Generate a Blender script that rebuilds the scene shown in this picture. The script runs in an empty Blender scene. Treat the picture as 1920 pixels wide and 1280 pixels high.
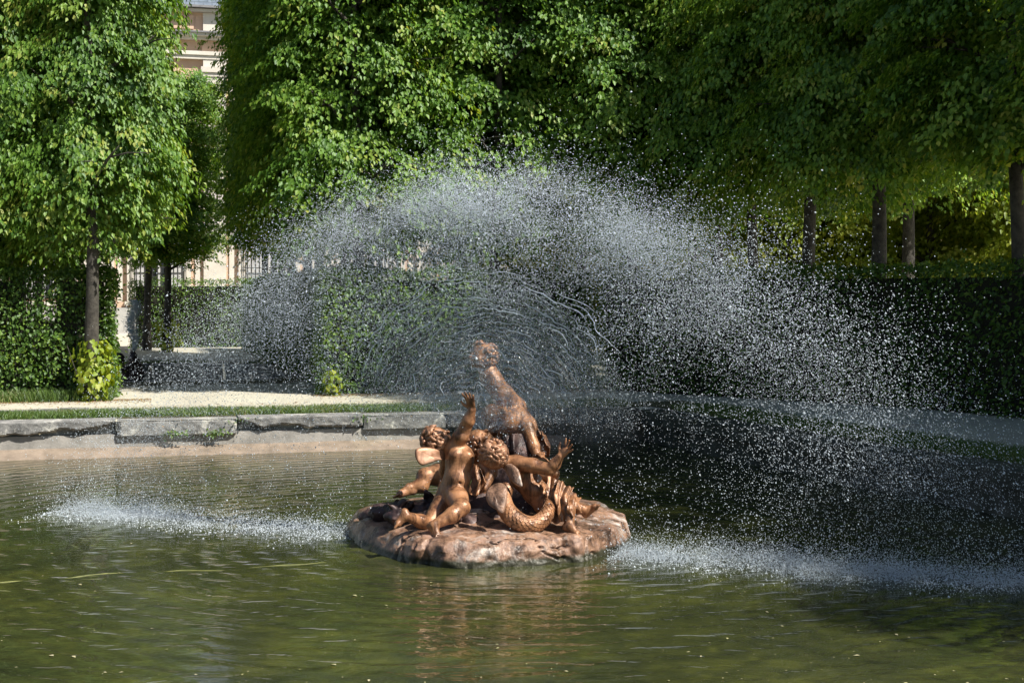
import bpy, math, random
import numpy as np
from mathutils import Vector, geometry

# ------------------------------------------------------------------ camera, sky, sun
scene = bpy.context.scene
col = scene.collection
F = 1920 * 50.0 / 36.0          # focal length in photo pixels
CAMZ = 2.2                      # eye above the water
HORIZON = 550.0

cam_data = bpy.data.cameras.new("camera")
cam_data.lens = 50.0
cam_data.sensor_width = 36.0
cam_data.shift_y = -(640.0 - HORIZON) / 1920.0
cam_data.clip_start = 0.1
cam_data.clip_end = 2000.0
cam = bpy.data.objects.new("camera", cam_data)
cam.location = (0, 0, CAMZ)
cam.rotation_euler = (math.radians(90), 0, 0)
col.objects.link(cam)
scene.camera = cam

SUN_AZ, SUN_EL = 62.0, 48.0     # degrees from straight behind the camera to the right, elevation
a_, e_ = math.radians(SUN_AZ), math.radians(SUN_EL)
to_sun = Vector((math.sin(a_) * math.cos(e_), -math.cos(a_) * math.cos(e_), math.sin(e_)))

world = bpy.data.worlds.new("World")
scene.world = world
world.use_nodes = True
wn = world.node_tree.nodes
sky_tex = wn.new("ShaderNodeTexSky")
sky_tex.sky_type = 'NISHITA'
sky_tex.sun_disc = False
sky_tex.sun_elevation = e_
sky_tex.sun_rotation = math.radians(180.0 - SUN_AZ)
wn["Background"].inputs["Strength"].default_value = 0.06
world.node_tree.links.new(sky_tex.outputs[0], wn["Background"].inputs["Color"])

sun_data = bpy.data.lights.new("sun", 'SUN')
sun_data.energy = 5.0
sun_data.angle = math.radians(0.53)
sun_data.color = (1.0, 0.94, 0.84)
sun = bpy.data.objects.new("sun", sun_data)
sun.rotation_euler = to_sun.to_track_quat('Z', 'Y').to_euler()
sun.location = (20, -10, 30)
col.objects.link(sun)

scene.view_settings.view_transform = 'Standard'
scene.view_settings.look = 'None'
scene.view_settings.exposure = 0.78
scene.view_settings.gamma = 1.0
scene.view_settings.use_curve_mapping = False
scene.cycles.max_bounces = 6
scene.cycles.diffuse_bounces = 3
scene.cycles.glossy_bounces = 3
scene.cycles.transmission_bounces = 3
scene.cycles.transparent_max_bounces = 8
scene.cycles.caustics_reflective = False
scene.cycles.caustics_refractive = False
scene.cycles.use_denoising = True
scene.cycles.use_adaptive_sampling = True
scene.cycles.adaptive_threshold = 0.02
scene.cycles.sample_clamp_indirect = 4.0

GZ = 0.47                       # path level above the water
GROT = math.radians(15.5)       # the garden's own axes
UX, UY = math.cos(GROT), math.sin(GROT)
VX, VY = -UY, UX
rng = np.random.default_rng(7)


def P(px, py, d):
    return np.array(((px - 960.0) * d / F, d, CAMZ - (py - HORIZON) * d / F))


# ------------------------------------------------------------------ helpers
def tag(o, label=None, cat=None, group=None, kind=None):
    if label: o["label"] = label
    if cat: o["category"] = cat
    if group: o["group"] = group
    if kind: o["kind"] = kind
    return o


def empty(name, loc=(0, 0, 0), rz=0.0):
    o = bpy.data.objects.new(name, None)
    o.empty_display_size = 0.2
    o.location = loc
    o.rotation_euler = (0, 0, rz)
    col.objects.link(o)
    return o


def np_mesh(name, verts, faces, smooth=False, tint=None):
    """verts (N,3), faces (M,3) or (M,4)"""
    verts = np.ascontiguousarray(verts, dtype=np.float32)
    faces = np.ascontiguousarray(faces, dtype=np.int32)
    me = bpy.data.meshes.new(name)
    n, k = faces.shape
    me.vertices.add(len(verts))
    me.vertices.foreach_set("co", verts.ravel())
    me.loops.add(n * k)
    me.loops.foreach_set("vertex_index", faces.ravel())
    me.polygons.add(n)
    me.polygons.foreach_set("loop_start", np.arange(0, n * k, k, dtype=np.int32))
    if smooth:
        me.polygons.foreach_set("use_smooth", np.ones(n, dtype=bool))
    me.update(calc_edges=True)
    if tint is not None:
        at = me.attributes.new("tint", 'FLOAT', 'FACE')
        at.data.foreach_set("value", np.ascontiguousarray(tint, dtype=np.float32))
    return me


def link(name, me, mat=None, parent=None):
    o = bpy.data.objects.new(name, me)
    if mat is not None and len(me.materials) == 0:
        me.materials.append(mat)
    col.objects.link(o)
    if parent is not None:
        o.parent = parent
        o.matrix_parent_inverse = parent.matrix_basis.inverted()
    return o


class MB:
    """collects boxes, tubes and loose polygons into one mesh"""
    def __init__(self):
        self.v, self.f = [], []

    def poly(self, pts):
        n = len(self.v)
        self.v += [tuple(p) for p in pts]
        self.f.append(tuple(range(n, n + len(pts))))

    def box(self, x0, x1, y0, y1, z0, z1):
        n = len(self.v)
        self.v += [(x0, y0, z0), (x1, y0, z0), (x1, y1, z0), (x0, y1, z0),
                   (x0, y0, z1), (x1, y0, z1), (x1, y1, z1), (x0, y1, z1)]
        for q in ((0, 3, 2, 1), (4, 5, 6, 7), (0, 1, 5, 4), (1, 2, 6, 5), (2, 3, 7, 6), (3, 0, 4, 7)):
            self.f.append(tuple(n + i for i in q))

    def tube(self, pts, rads, sides=8, cap=True):
        pts = [Vector(p) for p in pts]
        n0 = len(self.v)
        prev = None
        for i, p in enumerate(pts):
            t = (pts[min(i + 1, len(pts) - 1)] - pts[max(i - 1, 0)]).normalized()
            if prev is None:
                a = t.orthogonal().normalized()
            else:
                a = (prev - t * prev.dot(t)).normalized()
            prev = a
            b = t.cross(a)
            for k in range(sides):
                an = 2 * math.pi * k / sides
                self.v.append(tuple(p + (a * math.cos(an) + b * math.sin(an)) * rads[i]))
        for i in range(len(pts) - 1):
            for k in range(sides):
                k2 = (k + 1) % sides
                self.f.append((n0 + i * sides + k, n0 + i * sides + k2, n0 + (i + 1) * sides + k2, n0 + (i + 1) * sides + k))
        if cap:
            self.f.append(tuple(n0 + k for k in reversed(range(sides))))
            e = n0 + (len(pts) - 1) * sides
            self.f.append(tuple(e + k for k in range(sides)))

    def build(self, name, mat, parent=None, smooth=False):
        me = bpy.data.meshes.new(name)
        me.from_pydata(self.v, [], self.f)
        if smooth:
            me.polygons.foreach_set("use_smooth", np.ones(len(me.polygons), dtype=bool))
        me.update()
        return link(name, me, mat, parent)


def hash3(i, j, k, seed):
    h = (i.astype(np.int64) * 374761393 + j.astype(np.int64) * 668265263 + k.astype(np.int64) * 2147483647 + seed * 974634777) & 0xFFFFFFFF
    h = ((h ^ (h >> 13)) * 1274126177) & 0xFFFFFFFF
    h = h ^ (h >> 16)
    return (h & 0xFFFF) / 65535.0


def vnoise(p, seed=0):
    p = np.asarray(p, dtype=np.float64)
    i = np.floor(p).astype(np.int64)
    f = p - i
    f = f * f * (3 - 2 * f)
    out = 0
    for dx in (0, 1):
        for dy in (0, 1):
            for dz in (0, 1):
                w = (f[..., 0] if dx else 1 - f[..., 0]) * (f[..., 1] if dy else 1 - f[..., 1]) * (f[..., 2] if dz else 1 - f[..., 2])
                out = out + w * hash3(i[..., 0] + dx, i[..., 1] + dy, i[..., 2] + dz, seed)
    return out * 2 - 1


def fbm(p, seed=0, oct=3):
    s, a = 0, 1.0
    for o in range(oct):
        s = s + a * vnoise(np.asarray(p) * (2.03 ** o), seed + o * 17)
        a *= 0.5
    return s / 1.75


def nrm(a):
    return a / np.maximum(np.linalg.norm(a, axis=-1, keepdims=True), 1e-9)


# ------------------------------------------------------------------ materials
def mat_new(name):
    m = bpy.data.materials.new(name)
    m.use_nodes = True
    nt = m.node_tree
    bs = nt.nodes["Principled BSDF"]
    return m, nt, bs


def N(nt, typ, **kw):
    n = nt.nodes.new(typ)
    for k, v in kw.items():
        if k.startswith("i_"):
            n.inputs[k[2:].replace("_", " ")].default_value = v
        else:
            setattr(n, k, v)
    return n


def ramp(nt, stops, src=None):
    r = nt.nodes.new("ShaderNodeValToRGB")
    el = r.color_ramp.elements
    while len(el) < len(stops):
        el.new(0.5)
    for e, (p, c) in zip(el, stops):
        e.position = p
        e.color = (c[0], c[1], c[2], 1)
    if src is not None:
        nt.links.new(src, r.inputs[0])
    return r


def noise(nt, scale, detail=4.0, rough=0.6, coord=None, dist=0.0):
    n = N(nt, "ShaderNodeTexNoise")
    n.inputs["Scale"].default_value = scale
    n.inputs["Detail"].default_value = detail
    n.inputs["Roughness"].default_value = rough
    n.inputs["Distortion"].default_value = dist
    if coord is not None:
        nt.links.new(coord, n.inputs["Vector"])
    return n


def coords(nt):
    return nt.nodes.new("ShaderNodeNewGeometry").outputs["Position"]


def bump(nt, bs, height, strength=0.4, dist=0.02, prev=None):
    b = N(nt, "ShaderNodeBump")
    b.inputs["Strength"].default_value = strength
    b.inputs["Distance"].default_value = dist
    nt.links.new(height, b.inputs["Height"])
    if prev is not None:
        nt.links.new(prev, b.inputs["Normal"])
    if bs is not None:
        nt.links.new(b.outputs[0], bs.inputs["Normal"])
    return b.outputs[0]


def simple_noise_mat(name, c0, c1, scale=4.0, rough=0.85, bscale=20.0, bstr=0.3, bdist=0.02, detail=5.0, mid=None):
    m, nt, bs = mat_new(name)
    co = coords(nt)
    n = noise(nt, scale, detail, 0.65, co)
    stops = [(0.3, c0), (0.7, c1)] if mid is None else [(0.28, c0), (0.5, mid), (0.72, c1)]
    r = ramp(nt, stops, n.outputs[0])
    nt.links.new(r.outputs[0], bs.inputs["Base Color"])
    bs.inputs["Roughness"].default_value = rough
    nb = noise(nt, bscale, 6.0, 0.7, co)
    bump(nt, bs, nb.outputs[0], bstr, bdist)
    return m


def leaf_mat(name, stops, trans=0.38, gloss=0.07, yellow=(1.25, 1.1, 0.35)):
    m = bpy.data.materials.new(name)
    m.use_nodes = True
    nt = m.node_tree
    nt.nodes.clear()
    out = nt.nodes.new("ShaderNodeOutputMaterial")
    at = N(nt, "ShaderNodeAttribute", attribute_name="tint")
    r = ramp(nt, stops, at.outputs["Fac"])
    dif = nt.nodes.new("ShaderNodeBsdfDiffuse")
    tr = nt.nodes.new("ShaderNodeBsdfTranslucent")
    mul = N(nt, "ShaderNodeMix", data_type='RGBA', blend_type='MULTIPLY')
    mul.inputs[0].default_value = 1.0
    mul.inputs[7].default_value = (*yellow, 1)
    nt.links.new(r.outputs[0], mul.inputs[6])
    nt.links.new(r.outputs[0], dif.inputs[0])
    nt.links.new(mul.outputs[2], tr.inputs[0])
    mx = nt.nodes.new("ShaderNodeMixShader")
    mx.inputs[0].default_value = trans
    nt.links.new(dif.outputs[0], mx.inputs[1])
    nt.links.new(tr.outputs[0], mx.inputs[2])
    gl = nt.nodes.new("ShaderNodeBsdfGlossy")
    gl.inputs["Roughness"].default_value = 0.5
    gl.inputs["Color"].default_value = (0.9, 0.95, 1.0, 1)
    mx2 = nt.nodes.new("ShaderNodeMixShader")
    mx2.inputs[0].default_value = gloss
    nt.links.new(mx.outputs[0], mx2.inputs[1])
    nt.links.new(gl.outputs[0], mx2.inputs[2])
    nt.links.new(mx2.outputs[0], out.inputs[0])
    return m


M = {}
M['lime_leaf'] = leaf_mat("lime_leaf", [(0.0, (0.055, 0.135, 0.018)), (0.40, (0.13, 0.265, 0.030)),
                                        (0.8, (0.235, 0.365, 0.050)), (1.0, (0.38, 0.43, 0.09))], trans=0.42, gloss=0.025)
M['sunlit_leaf'] = leaf_mat("sunlit_lime_leaf", [(0.0, (0.13, 0.20, 0.018)), (0.5, (0.24, 0.31, 0.028)), (1.0, (0.38, 0.40, 0.06))], trans=0.5, gloss=0.02)  # lime leaf with sunlight painted in: brighter and yellower for the far trees
M['hedge_leaf'] = leaf_mat("hedge_leaf", [(0.0, (0.045, 0.10, 0.017)), (0.5, (0.09, 0.18, 0.026)),
                                          (1.0, (0.20, 0.30, 0.035))], trans=0.33, gloss=0.03)
M['sprout_leaf'] = leaf_mat("sprout_leaf", [(0.0, (0.17, 0.26, 0.02)), (0.6, (0.27, 0.36, 0.035)), (1.0, (0.36, 0.40, 0.06))], trans=0.4, gloss=0.02)
M['grass'] = leaf_mat("grass_blade", [(0.0, (0.05, 0.10, 0.02)), (0.6, (0.10, 0.18, 0.03)), (0.9, (0.18, 0.22, 0.06)), (1.0, (0.3, 0.26, 0.12))], trans=0.25, gloss=0.04)
M['floating_leaf'] = leaf_mat("floating_leaf", [(0.0, (0.30, 0.30, 0.13)), (1.0, (0.55, 0.5, 0.33))], trans=0.1, gloss=0.08)
M['bark'] = simple_noise_mat("bark", (0.022, 0.019, 0.016), (0.085, 0.078, 0.064), 9.0, 0.9, 30.0, 0.7, 0.03)
M['stems'] = simple_noise_mat("hedge_stems", (0.008, 0.009, 0.005), (0.02, 0.022, 0.012), 8.0, 0.95, 30.0, 0.4)
M['soil'] = simple_noise_mat("verge_soil", (0.06, 0.055, 0.03), (0.12, 0.12, 0.05), 8.0, 0.95, 30.0, 0.5)
M['slate'] = simple_noise_mat("slate", (0.10, 0.13, 0.17), (0.20, 0.24, 0.29), 3.0, 0.6, 20.0, 0.2)
M['limestone'] = simple_noise_mat("limestone", (0.52, 0.48, 0.42), (0.68, 0.64, 0.57), 1.5, 0.85, 15.0, 0.15)
M['pink_stucco'] = simple_noise_mat("pink_stucco", (0.55, 0.37, 0.26), (0.64, 0.46, 0.34), 0.9, 0.9, 25.0, 0.12)
M['granite'] = simple_noise_mat("granite_plinth", (0.33, 0.33, 0.32), (0.47, 0.46, 0.44), 2.0, 0.85, 30.0, 0.15)
M['iron'] = simple_noise_mat("wrought_iron", (0.02, 0.02, 0.02), (0.05, 0.05, 0.05), 10.0, 0.5, 30.0, 0.1)
M['lead'] = simple_noise_mat("lead_flashing", (0.16, 0.16, 0.17), (0.26, 0.26, 0.27), 6.0, 0.55, 30.0, 0.15)
M['gutter_wood'] = simple_noise_mat("painted_shutter", (0.45, 0.45, 0.46), (0.55, 0.55, 0.55), 3.0, 0.6, 30.0, 0.1)
m, nt, bs = mat_new("window_glass")
bs.inputs["Base Color"].default_value = (0.03, 0.035, 0.04, 1); bs.inputs["Roughness"].default_value = 0.08
M['glass'] = m

# gravel path
m, nt, bs = mat_new("sand_path")
co = coords(nt)
n1 = noise(nt, 0.7, 5, 0.6, co); n2 = noise(nt, 45.0, 4, 0.7, co)
r1 = ramp(nt, [(0.3, (0.44, 0.41, 0.335)), (0.55, (0.54, 0.52, 0.43)), (0.75, (0.46, 0.41, 0.345))], n1.outputs[0])
r2 = ramp(nt, [(0.3, (0.72, 0.72, 0.70)), (0.6, (1, 1, 1))], n2.outputs[0])
mx = N(nt, "ShaderNodeMix", data_type='RGBA', blend_type='MULTIPLY'); mx.inputs[0].default_value = 1.0
nt.links.new(r1.outputs[0], mx.inputs[6]); nt.links.new(r2.outputs[0], mx.inputs[7])
nt.links.new(mx.outputs[2], bs.inputs["Base Color"]); bs.inputs["Roughness"].default_value = 0.95
bump(nt, bs, n2.outputs[0], 0.4, 0.01)
M['sand'] = m

# wet sandy ledge
M['ledge'] = simple_noise_mat("sandy_ledge", (0.15, 0.12, 0.09), (0.31, 0.245, 0.19), 5.0, 0.7, 60.0, 0.4, 0.01)

# weathered kerb stone with lichen
m, nt, bs = mat_new("weathered_stone")
co = coords(nt)
n1 = noise(nt, 3.0, 8, 0.7, co); n2 = noise(nt, 2.2, 6, 0.75, co, 0.5); n3 = noise(nt, 60.0, 4, 0.7, co)
r1 = ramp(nt, [(0.30, (0.06, 0.06, 0.06)), (0.46, (0.19, 0.19, 0.185)), (0.66, (0.36, 0.355, 0.34))], n1.outputs[0])
lich = ramp(nt, [(0.55, (0, 0, 0)), (0.63, (1, 1, 1))], n2.outputs[0])
mx = N(nt, "ShaderNodeMix", data_type='RGBA'); mx.inputs[7].default_value = (0.56, 0.55, 0.50, 1)
nt.links.new(lich.outputs[0], mx.inputs[0]); nt.links.new(r1.outputs[0], mx.inputs[6])
sp = ramp(nt, [(0.3, (0.55, 0.55, 0.55)), (0.6, (1, 1, 1))], n3.outputs[0])
mx2 = N(nt, "ShaderNodeMix", data_type='RGBA', blend_type='MULTIPLY'); mx2.inputs[0].default_value = 1.0
nt.links.new(mx.outputs[2], mx2.inputs[6]); nt.links.new(sp.outputs[0], mx2.inputs[7])
nt.links.new(mx2.outputs[2], bs.inputs["Base Color"]); bs.inputs["Roughness"].default_value = 0.9
bump(nt, bs, n3.outputs[0], 0.5, 0.01, bump(nt, None, n1.outputs[0], 0.5, 0.03))
M['kerb'] = m
M['shaded_kerb'] = simple_noise_mat("shaded_wet_stone", (0.018, 0.02, 0.016), (0.10, 0.10, 0.09), 3.0, 0.6, 40.0, 0.5, 0.02, mid=(0.045, 0.048, 0.038))  # wet kerb stone, its colour darkened further to paint in the bank's shade
M['mortar'] = simple_noise_mat("kerb_footing", (0.20, 0.195, 0.18), (0.42, 0.40, 0.37), 3.5, 0.9, 40.0, 0.4)

# pool water: murky green, fresnel reflection, ripples
m, nt, bs = mat_new("pool_water")
co = coords(nt)
n1 = noise(nt, 1.1, 4, 0.6, co, 0.6); n2 = noise(nt, 5.5, 5, 0.65, co, 0.8)
mixn = N(nt, "ShaderNodeMath", operation='MULTIPLY_ADD'); mixn.inputs[1].default_value = 0.45
nt.links.new(n2.outputs[0], mixn.inputs[0])
hal = N(nt, "ShaderNodeMath", operation='MULTIPLY'); hal.inputs[1].default_value = 0.55
nt.links.new(n1.outputs[0], hal.inputs[0]); nt.links.new(hal.outputs[0], mixn.inputs[2])
r1 = ramp(nt, [(0.36, (0.020, 0.024, 0.011)), (0.50, (0.035, 0.040, 0.014)), (0.66, (0.068, 0.074, 0.018))], mixn.outputs[0])
nt.links.new(r1.outputs[0], bs.inputs["Base Color"])
bs.inputs["Roughness"].default_value = 0.03
bs.inputs["IOR"].default_value = 1.33
mp = N(nt, "ShaderNodeMapping"); mp.inputs["Scale"].default_value = (0.55, 1.0, 1.0)
nt.links.new(co, mp.inputs["Vector"])
w1 = noise(nt, 3.0, 3, 0.5, mp.outputs[0], 1.2); w2 = noise(nt, 15.0, 2, 0.5, mp.outputs[0], 0.3)
# rings spreading from the sculpture
sub = N(nt, "ShaderNodeVectorMath", operation='DISTANCE'); sub.inputs[1].default_value = (-0.15, 12.6, 0)
nt.links.new(co, sub.inputs[0])
fq = N(nt, "ShaderNodeMath", operation='MULTIPLY'); fq.inputs[1].default_value = 26.0
nt.links.new(sub.outputs["Value"], fq.inputs[0])
ph = N(nt, "ShaderNodeMath", operation='MULTIPLY_ADD'); ph.inputs[1].default_value = 9.0
nt.links.new(w1.outputs[0], ph.inputs[0]); nt.links.new(fq.outputs[0], ph.inputs[2])
sn = N(nt, "ShaderNodeMath", operation='SINE'); nt.links.new(ph.outputs[0], sn.inputs[0])
b1 = bump(nt, None, w1.outputs[0], 0.5, 0.018)
b2 = bump(nt, None, sn.outputs[0], 0.5, 0.0030, b1)
bump(nt, bs, w2.outputs[0], 0.5, 0.0042, b2)
M['water'] = m

# bronze with warm coppery patina, wet
def bronze(name, stops, scale, rough, metal, white=None, bd=0.012, streak=0.75, band=False):
    m, nt, bs = mat_new(name)
    co = coords(nt)
    n1 = noise(nt, scale, 7, 0.68, co, 0.7)
    r1 = ramp(nt, stops, n1.outputs[0])
    last = r1.outputs[0]
    if white:
        n2 = noise(nt, white[0], 7, 0.7, co, 0.4)
        wr = ramp(nt, [(white[1], (0, 0, 0)), (white[1] + 0.11, (1, 1, 1))], n2.outputs[0])
        mx = N(nt, "ShaderNodeMix", data_type='RGBA'); mx.inputs[7].default_value = white[2]
        nt.links.new(wr.outputs[0], mx.inputs[0]); nt.links.new(last, mx.inputs[6])
        last = mx.outputs[2]
    # dark patina running down the metal
    mp = N(nt, "ShaderNodeMapping"); mp.inputs["Scale"].default_value = (9.0, 9.0, 2.6)
    nt.links.new(co, mp.inputs["Vector"])
    ns = noise(nt, 1.0, 6, 0.7, mp.outputs[0], 0.5)
    sr_ = ramp(nt, [(0.38, (0.22, 0.20, 0.20)), (0.52, (1, 1, 1)), (0.68, (1.0, 0.98, 0.95)), (0.8, (1.25, 1.2, 1.15))], ns.outputs[0])
    ms = N(nt, "ShaderNodeMix", data_type='RGBA', blend_type='MULTIPLY'); ms.inputs[0].default_value = streak
    nt.links.new(last, ms.inputs[6]); nt.links.new(sr_.outputs[0], ms.inputs[7])
    last = ms.outputs[2]
    if band:
        sx = N(nt, "ShaderNodeSeparateXYZ"); nt.links.new(co, sx.inputs[0])
        nb = noise(nt, 7.0, 4, 0.6, co)
        ad = N(nt, "ShaderNodeMath", operation='MULTIPLY_ADD'); ad.inputs[1].default_value = -0.08
        nt.links.new(nb.outputs[0], ad.inputs[0]); nt.links.new(sx.outputs[2], ad.inputs[2])
        br = ramp(nt, [(0.0, (1, 1, 1)), (0.03, (0, 0, 0))], ad.outputs[0])
        mb_ = N(nt, "ShaderNodeMix", data_type='RGBA'); mb_.inputs[7].default_value = (0.035, 0.034, 0.018, 1)
        nt.links.new(br.outputs[0], mb_.inputs[0]); nt.links.new(last, mb_.inputs[6])
        last = mb_.outputs[2]
    nt.links.new(last, bs.inputs["Base Color"])
    bs.inputs["Metallic"].default_value = metal
    n3 = noise(nt, 26.0, 5, 0.65, co)
    rr = ramp(nt, [(0.32, (rough * 0.6,) * 3), (0.68, (rough * 2.0,) * 3)], n1.outputs[0])
    nt.links.new(rr.outputs[0], bs.inputs["Roughness"])
    bump(nt, bs, n3.outputs[0], 0.35, bd)
    return m

M['bronze'] = bronze("copper_bronze", [(0.30, (0.075, 0.038, 0.030)), (0.42, (0.25, 0.118, 0.058)), (0.56, (0.41, 0.20, 0.095)), (0.72, (0.29, 0.16, 0.12))], 6.5, 0.30, 0.15, (7.0, 0.64, (0.46, 0.36, 0.29, 1)), 0.02, 0.95)
M['bronze_hair'] = bronze("copper_bronze_hair", [(0.3, (0.20, 0.095, 0.055)), (0.5, (0.36, 0.185, 0.105)), (0.7, (0.44, 0.27, 0.19))], 9.0, 0.33, 0.25)
M['bronze_rock'] = bronze("copper_bronze_rock", [(0.32, (0.065, 0.040, 0.030)), (0.42, (0.19, 0.112, 0.074)), (0.52, (0.34, 0.20, 0.13)), (0.60, (0.31, 0.20, 0.155)), (0.72, (0.43, 0.225, 0.10))], 4.6, 0.28, 0.06, (3.3, 0.545, (0.54, 0.48, 0.43, 1)), 0.05, 0.85, True)
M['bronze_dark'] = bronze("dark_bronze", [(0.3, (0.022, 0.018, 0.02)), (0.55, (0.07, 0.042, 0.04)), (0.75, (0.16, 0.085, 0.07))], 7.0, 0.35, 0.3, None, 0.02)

# water drops and film
m, nt, bs = mat_new("water_drop")
bs.inputs["Base Color"].default_value = (0.86, 0.935, 1.0, 1)  # bluish tint painted in for the sky mirrored by the drops
bs.inputs["Roughness"].default_value = 0.12
bs.inputs["IOR"].default_value = 1.33
bs.inputs["Transmission Weight"].default_value = 0.0
tr = nt.nodes.new("ShaderNodeBsdfTranslucent"); tr.inputs[0].default_value = (0.88, 0.945, 1.0, 1)
mxs = nt.nodes.new("ShaderNodeMixShader"); mxs.inputs[0].default_value = 0.4
nt.links.new(bs.outputs[0], mxs.inputs[1]); nt.links.new(tr.outputs[0], mxs.inputs[2])
nt.links.new(mxs.outputs[0], nt.nodes["Material Output"].inputs[0])
M['drop'] = m

m = bpy.data.materials.new("water_film"); m.use_nodes = True
nt = m.node_tree; nt.nodes.clear()
out = nt.nodes.new("ShaderNodeOutputMaterial")
co = coords(nt)
nf = noise(nt, 22.0, 5, 0.7, co, 0.6)
tp = nt.nodes.new("ShaderNodeBsdfTransparent"); tp.inputs[0].default_value = (0.97, 0.98, 0.97, 1)
gl = nt.nodes.new("ShaderNodeBsdfGlossy"); gl.inputs["Roughness"].default_value = 0.12
df = nt.nodes.new("ShaderNodeBsdfDiffuse"); df.inputs[0].default_value = (0.8, 0.86, 0.9, 1)
bb = bump(nt, None, nf.outputs[0], 0.8, 0.03)
nt.links.new(bb, gl.inputs["Normal"])
rf0 = ramp(nt, [(0.38, (0.08, 0.08, 0.08)), (0.72, (0.36, 0.36, 0.36))], nf.outputs[0])
fa_ = N(nt, "ShaderNodeAttribute", attribute_name="tint")
rf = N(nt, "ShaderNodeMath", operation='MULTIPLY')
nt.links.new(rf0.outputs[0], rf.inputs[0]); nt.links.new(fa_.outputs["Fac"], rf.inputs[1])
mg = nt.nodes.new("ShaderNodeMixShader"); mg.inputs[0].default_value = 0.6
nt.links.new(gl.outputs[0], mg.inputs[1]); nt.links.new(df.outputs[0], mg.inputs[2])
mt = nt.nodes.new("ShaderNodeMixShader")
nt.links.new(rf.outputs[0], mt.inputs[0]); nt.links.new(tp.outputs[0], mt.inputs[1]); nt.links.new(mg.outputs[0], mt.inputs[2])
nt.links.new(mt.outputs[0], out.inputs[0])
M['film'] = m

# ------------------------------------------------------------------ ground, pools, kerbs
POOL = [(-16.0, 16.35), (-6.8, 18.9), (-0.85, 20.5), (1.9, 21.25), (3.23, 17.6), (4.94, 13.7), (7.6, 7.6), (9.0, 4.6), (-14.0, 1.6), (-19.5, 5.5)]
G2 = np.array((-7.35, 30.8))       # centre of the second basin, seen through the opening
def uv(o, a, b):
    return (o[0] + UX * a + VX * b, o[1] + UY * a + VY * b)
POOL2 = [uv(G2, -5.5, -2.6), uv(G2, 1.35, -2.6), uv(G2, 1.9, -1.9), uv(G2, 1.9, 3.0), uv(G2, 1.35, 3.9), uv(G2, -5.5, 3.9)]


def flat_sheet(name, outer, holes, z, mat):
    loops = [[Vector((x, y, 0)) for x, y in outer]] + [[Vector((x, y, 0)) for x, y in h] for h in holes]
    tris = geometry.tessellate_polygon(loops)
    pts = [p for l in loops for p in l]
    me = bpy.data.meshes.new(name)
    fs = []
    for t in tris:
        a, b, c = (pts[i] for i in t)
        if (b - a).cross(c - a).z < 0:
            t = (t[0], t[2], t[1])
        fs.append(tuple(t))
    me.from_pydata([(p.x, p.y, z) for p in pts], [], fs)
    me.update()
    return link(name, me, mat)


BIG = [(-500, -500), (500, -500), (500, 700), (-500, 700)]
tag(flat_sheet("ground", BIG, [POOL, POOL2], GZ - 0.004, M['sand']), kind="structure")


def grow(poly, d):
    """offset a closed polygon outward by d (clockwise or not)"""
    n = len(poly); out = []
    area = sum(poly[i][0] * poly[(i + 1) % n][1] - poly[(i + 1) % n][0] * poly[i][1] for i in range(n))
    s = -1 if area > 0 else 1
    for i in range(n):
        p0, p1, p2 = (Vector(poly[(i + k) % n]) for k in (-1, 0, 1))
        e1, e2 = (p1 - p0).normalized(), (p2 - p1).normalized()
        n1, n2 = Vector((-e1.y, e1.x)) * s, Vector((-e2.y, e2.x)) * s
        b = (n1 + n2).normalized()
        out.append(tuple(p1 + b * d / max(b.dot(n1), 0.3)))
    return out


# water
PW = grow(POOL, 0.3)
tag(flat_sheet("pool_water", PW, [], 0.0, M['water']), kind="structure")
tag(flat_sheet("back_pool_water", grow(POOL2, 0.3), [], 0.02, M['water']), kind="structure")

# green verge between kerb and path
for nm, pl in (("grass_verge", POOL), ("back_grass_verge", POOL2)):
    tag(flat_sheet(nm, grow(pl, 1.38), [grow(pl, 0.40)], GZ + 0.006, M['soil']), kind="structure")


def resample(p0, p1, n):
    return [(p0[0] + (p1[0] - p0[0]) * i / n, p0[1] + (p1[1] - p0[1]) * i / n) for i in range(n + 1)]


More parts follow.
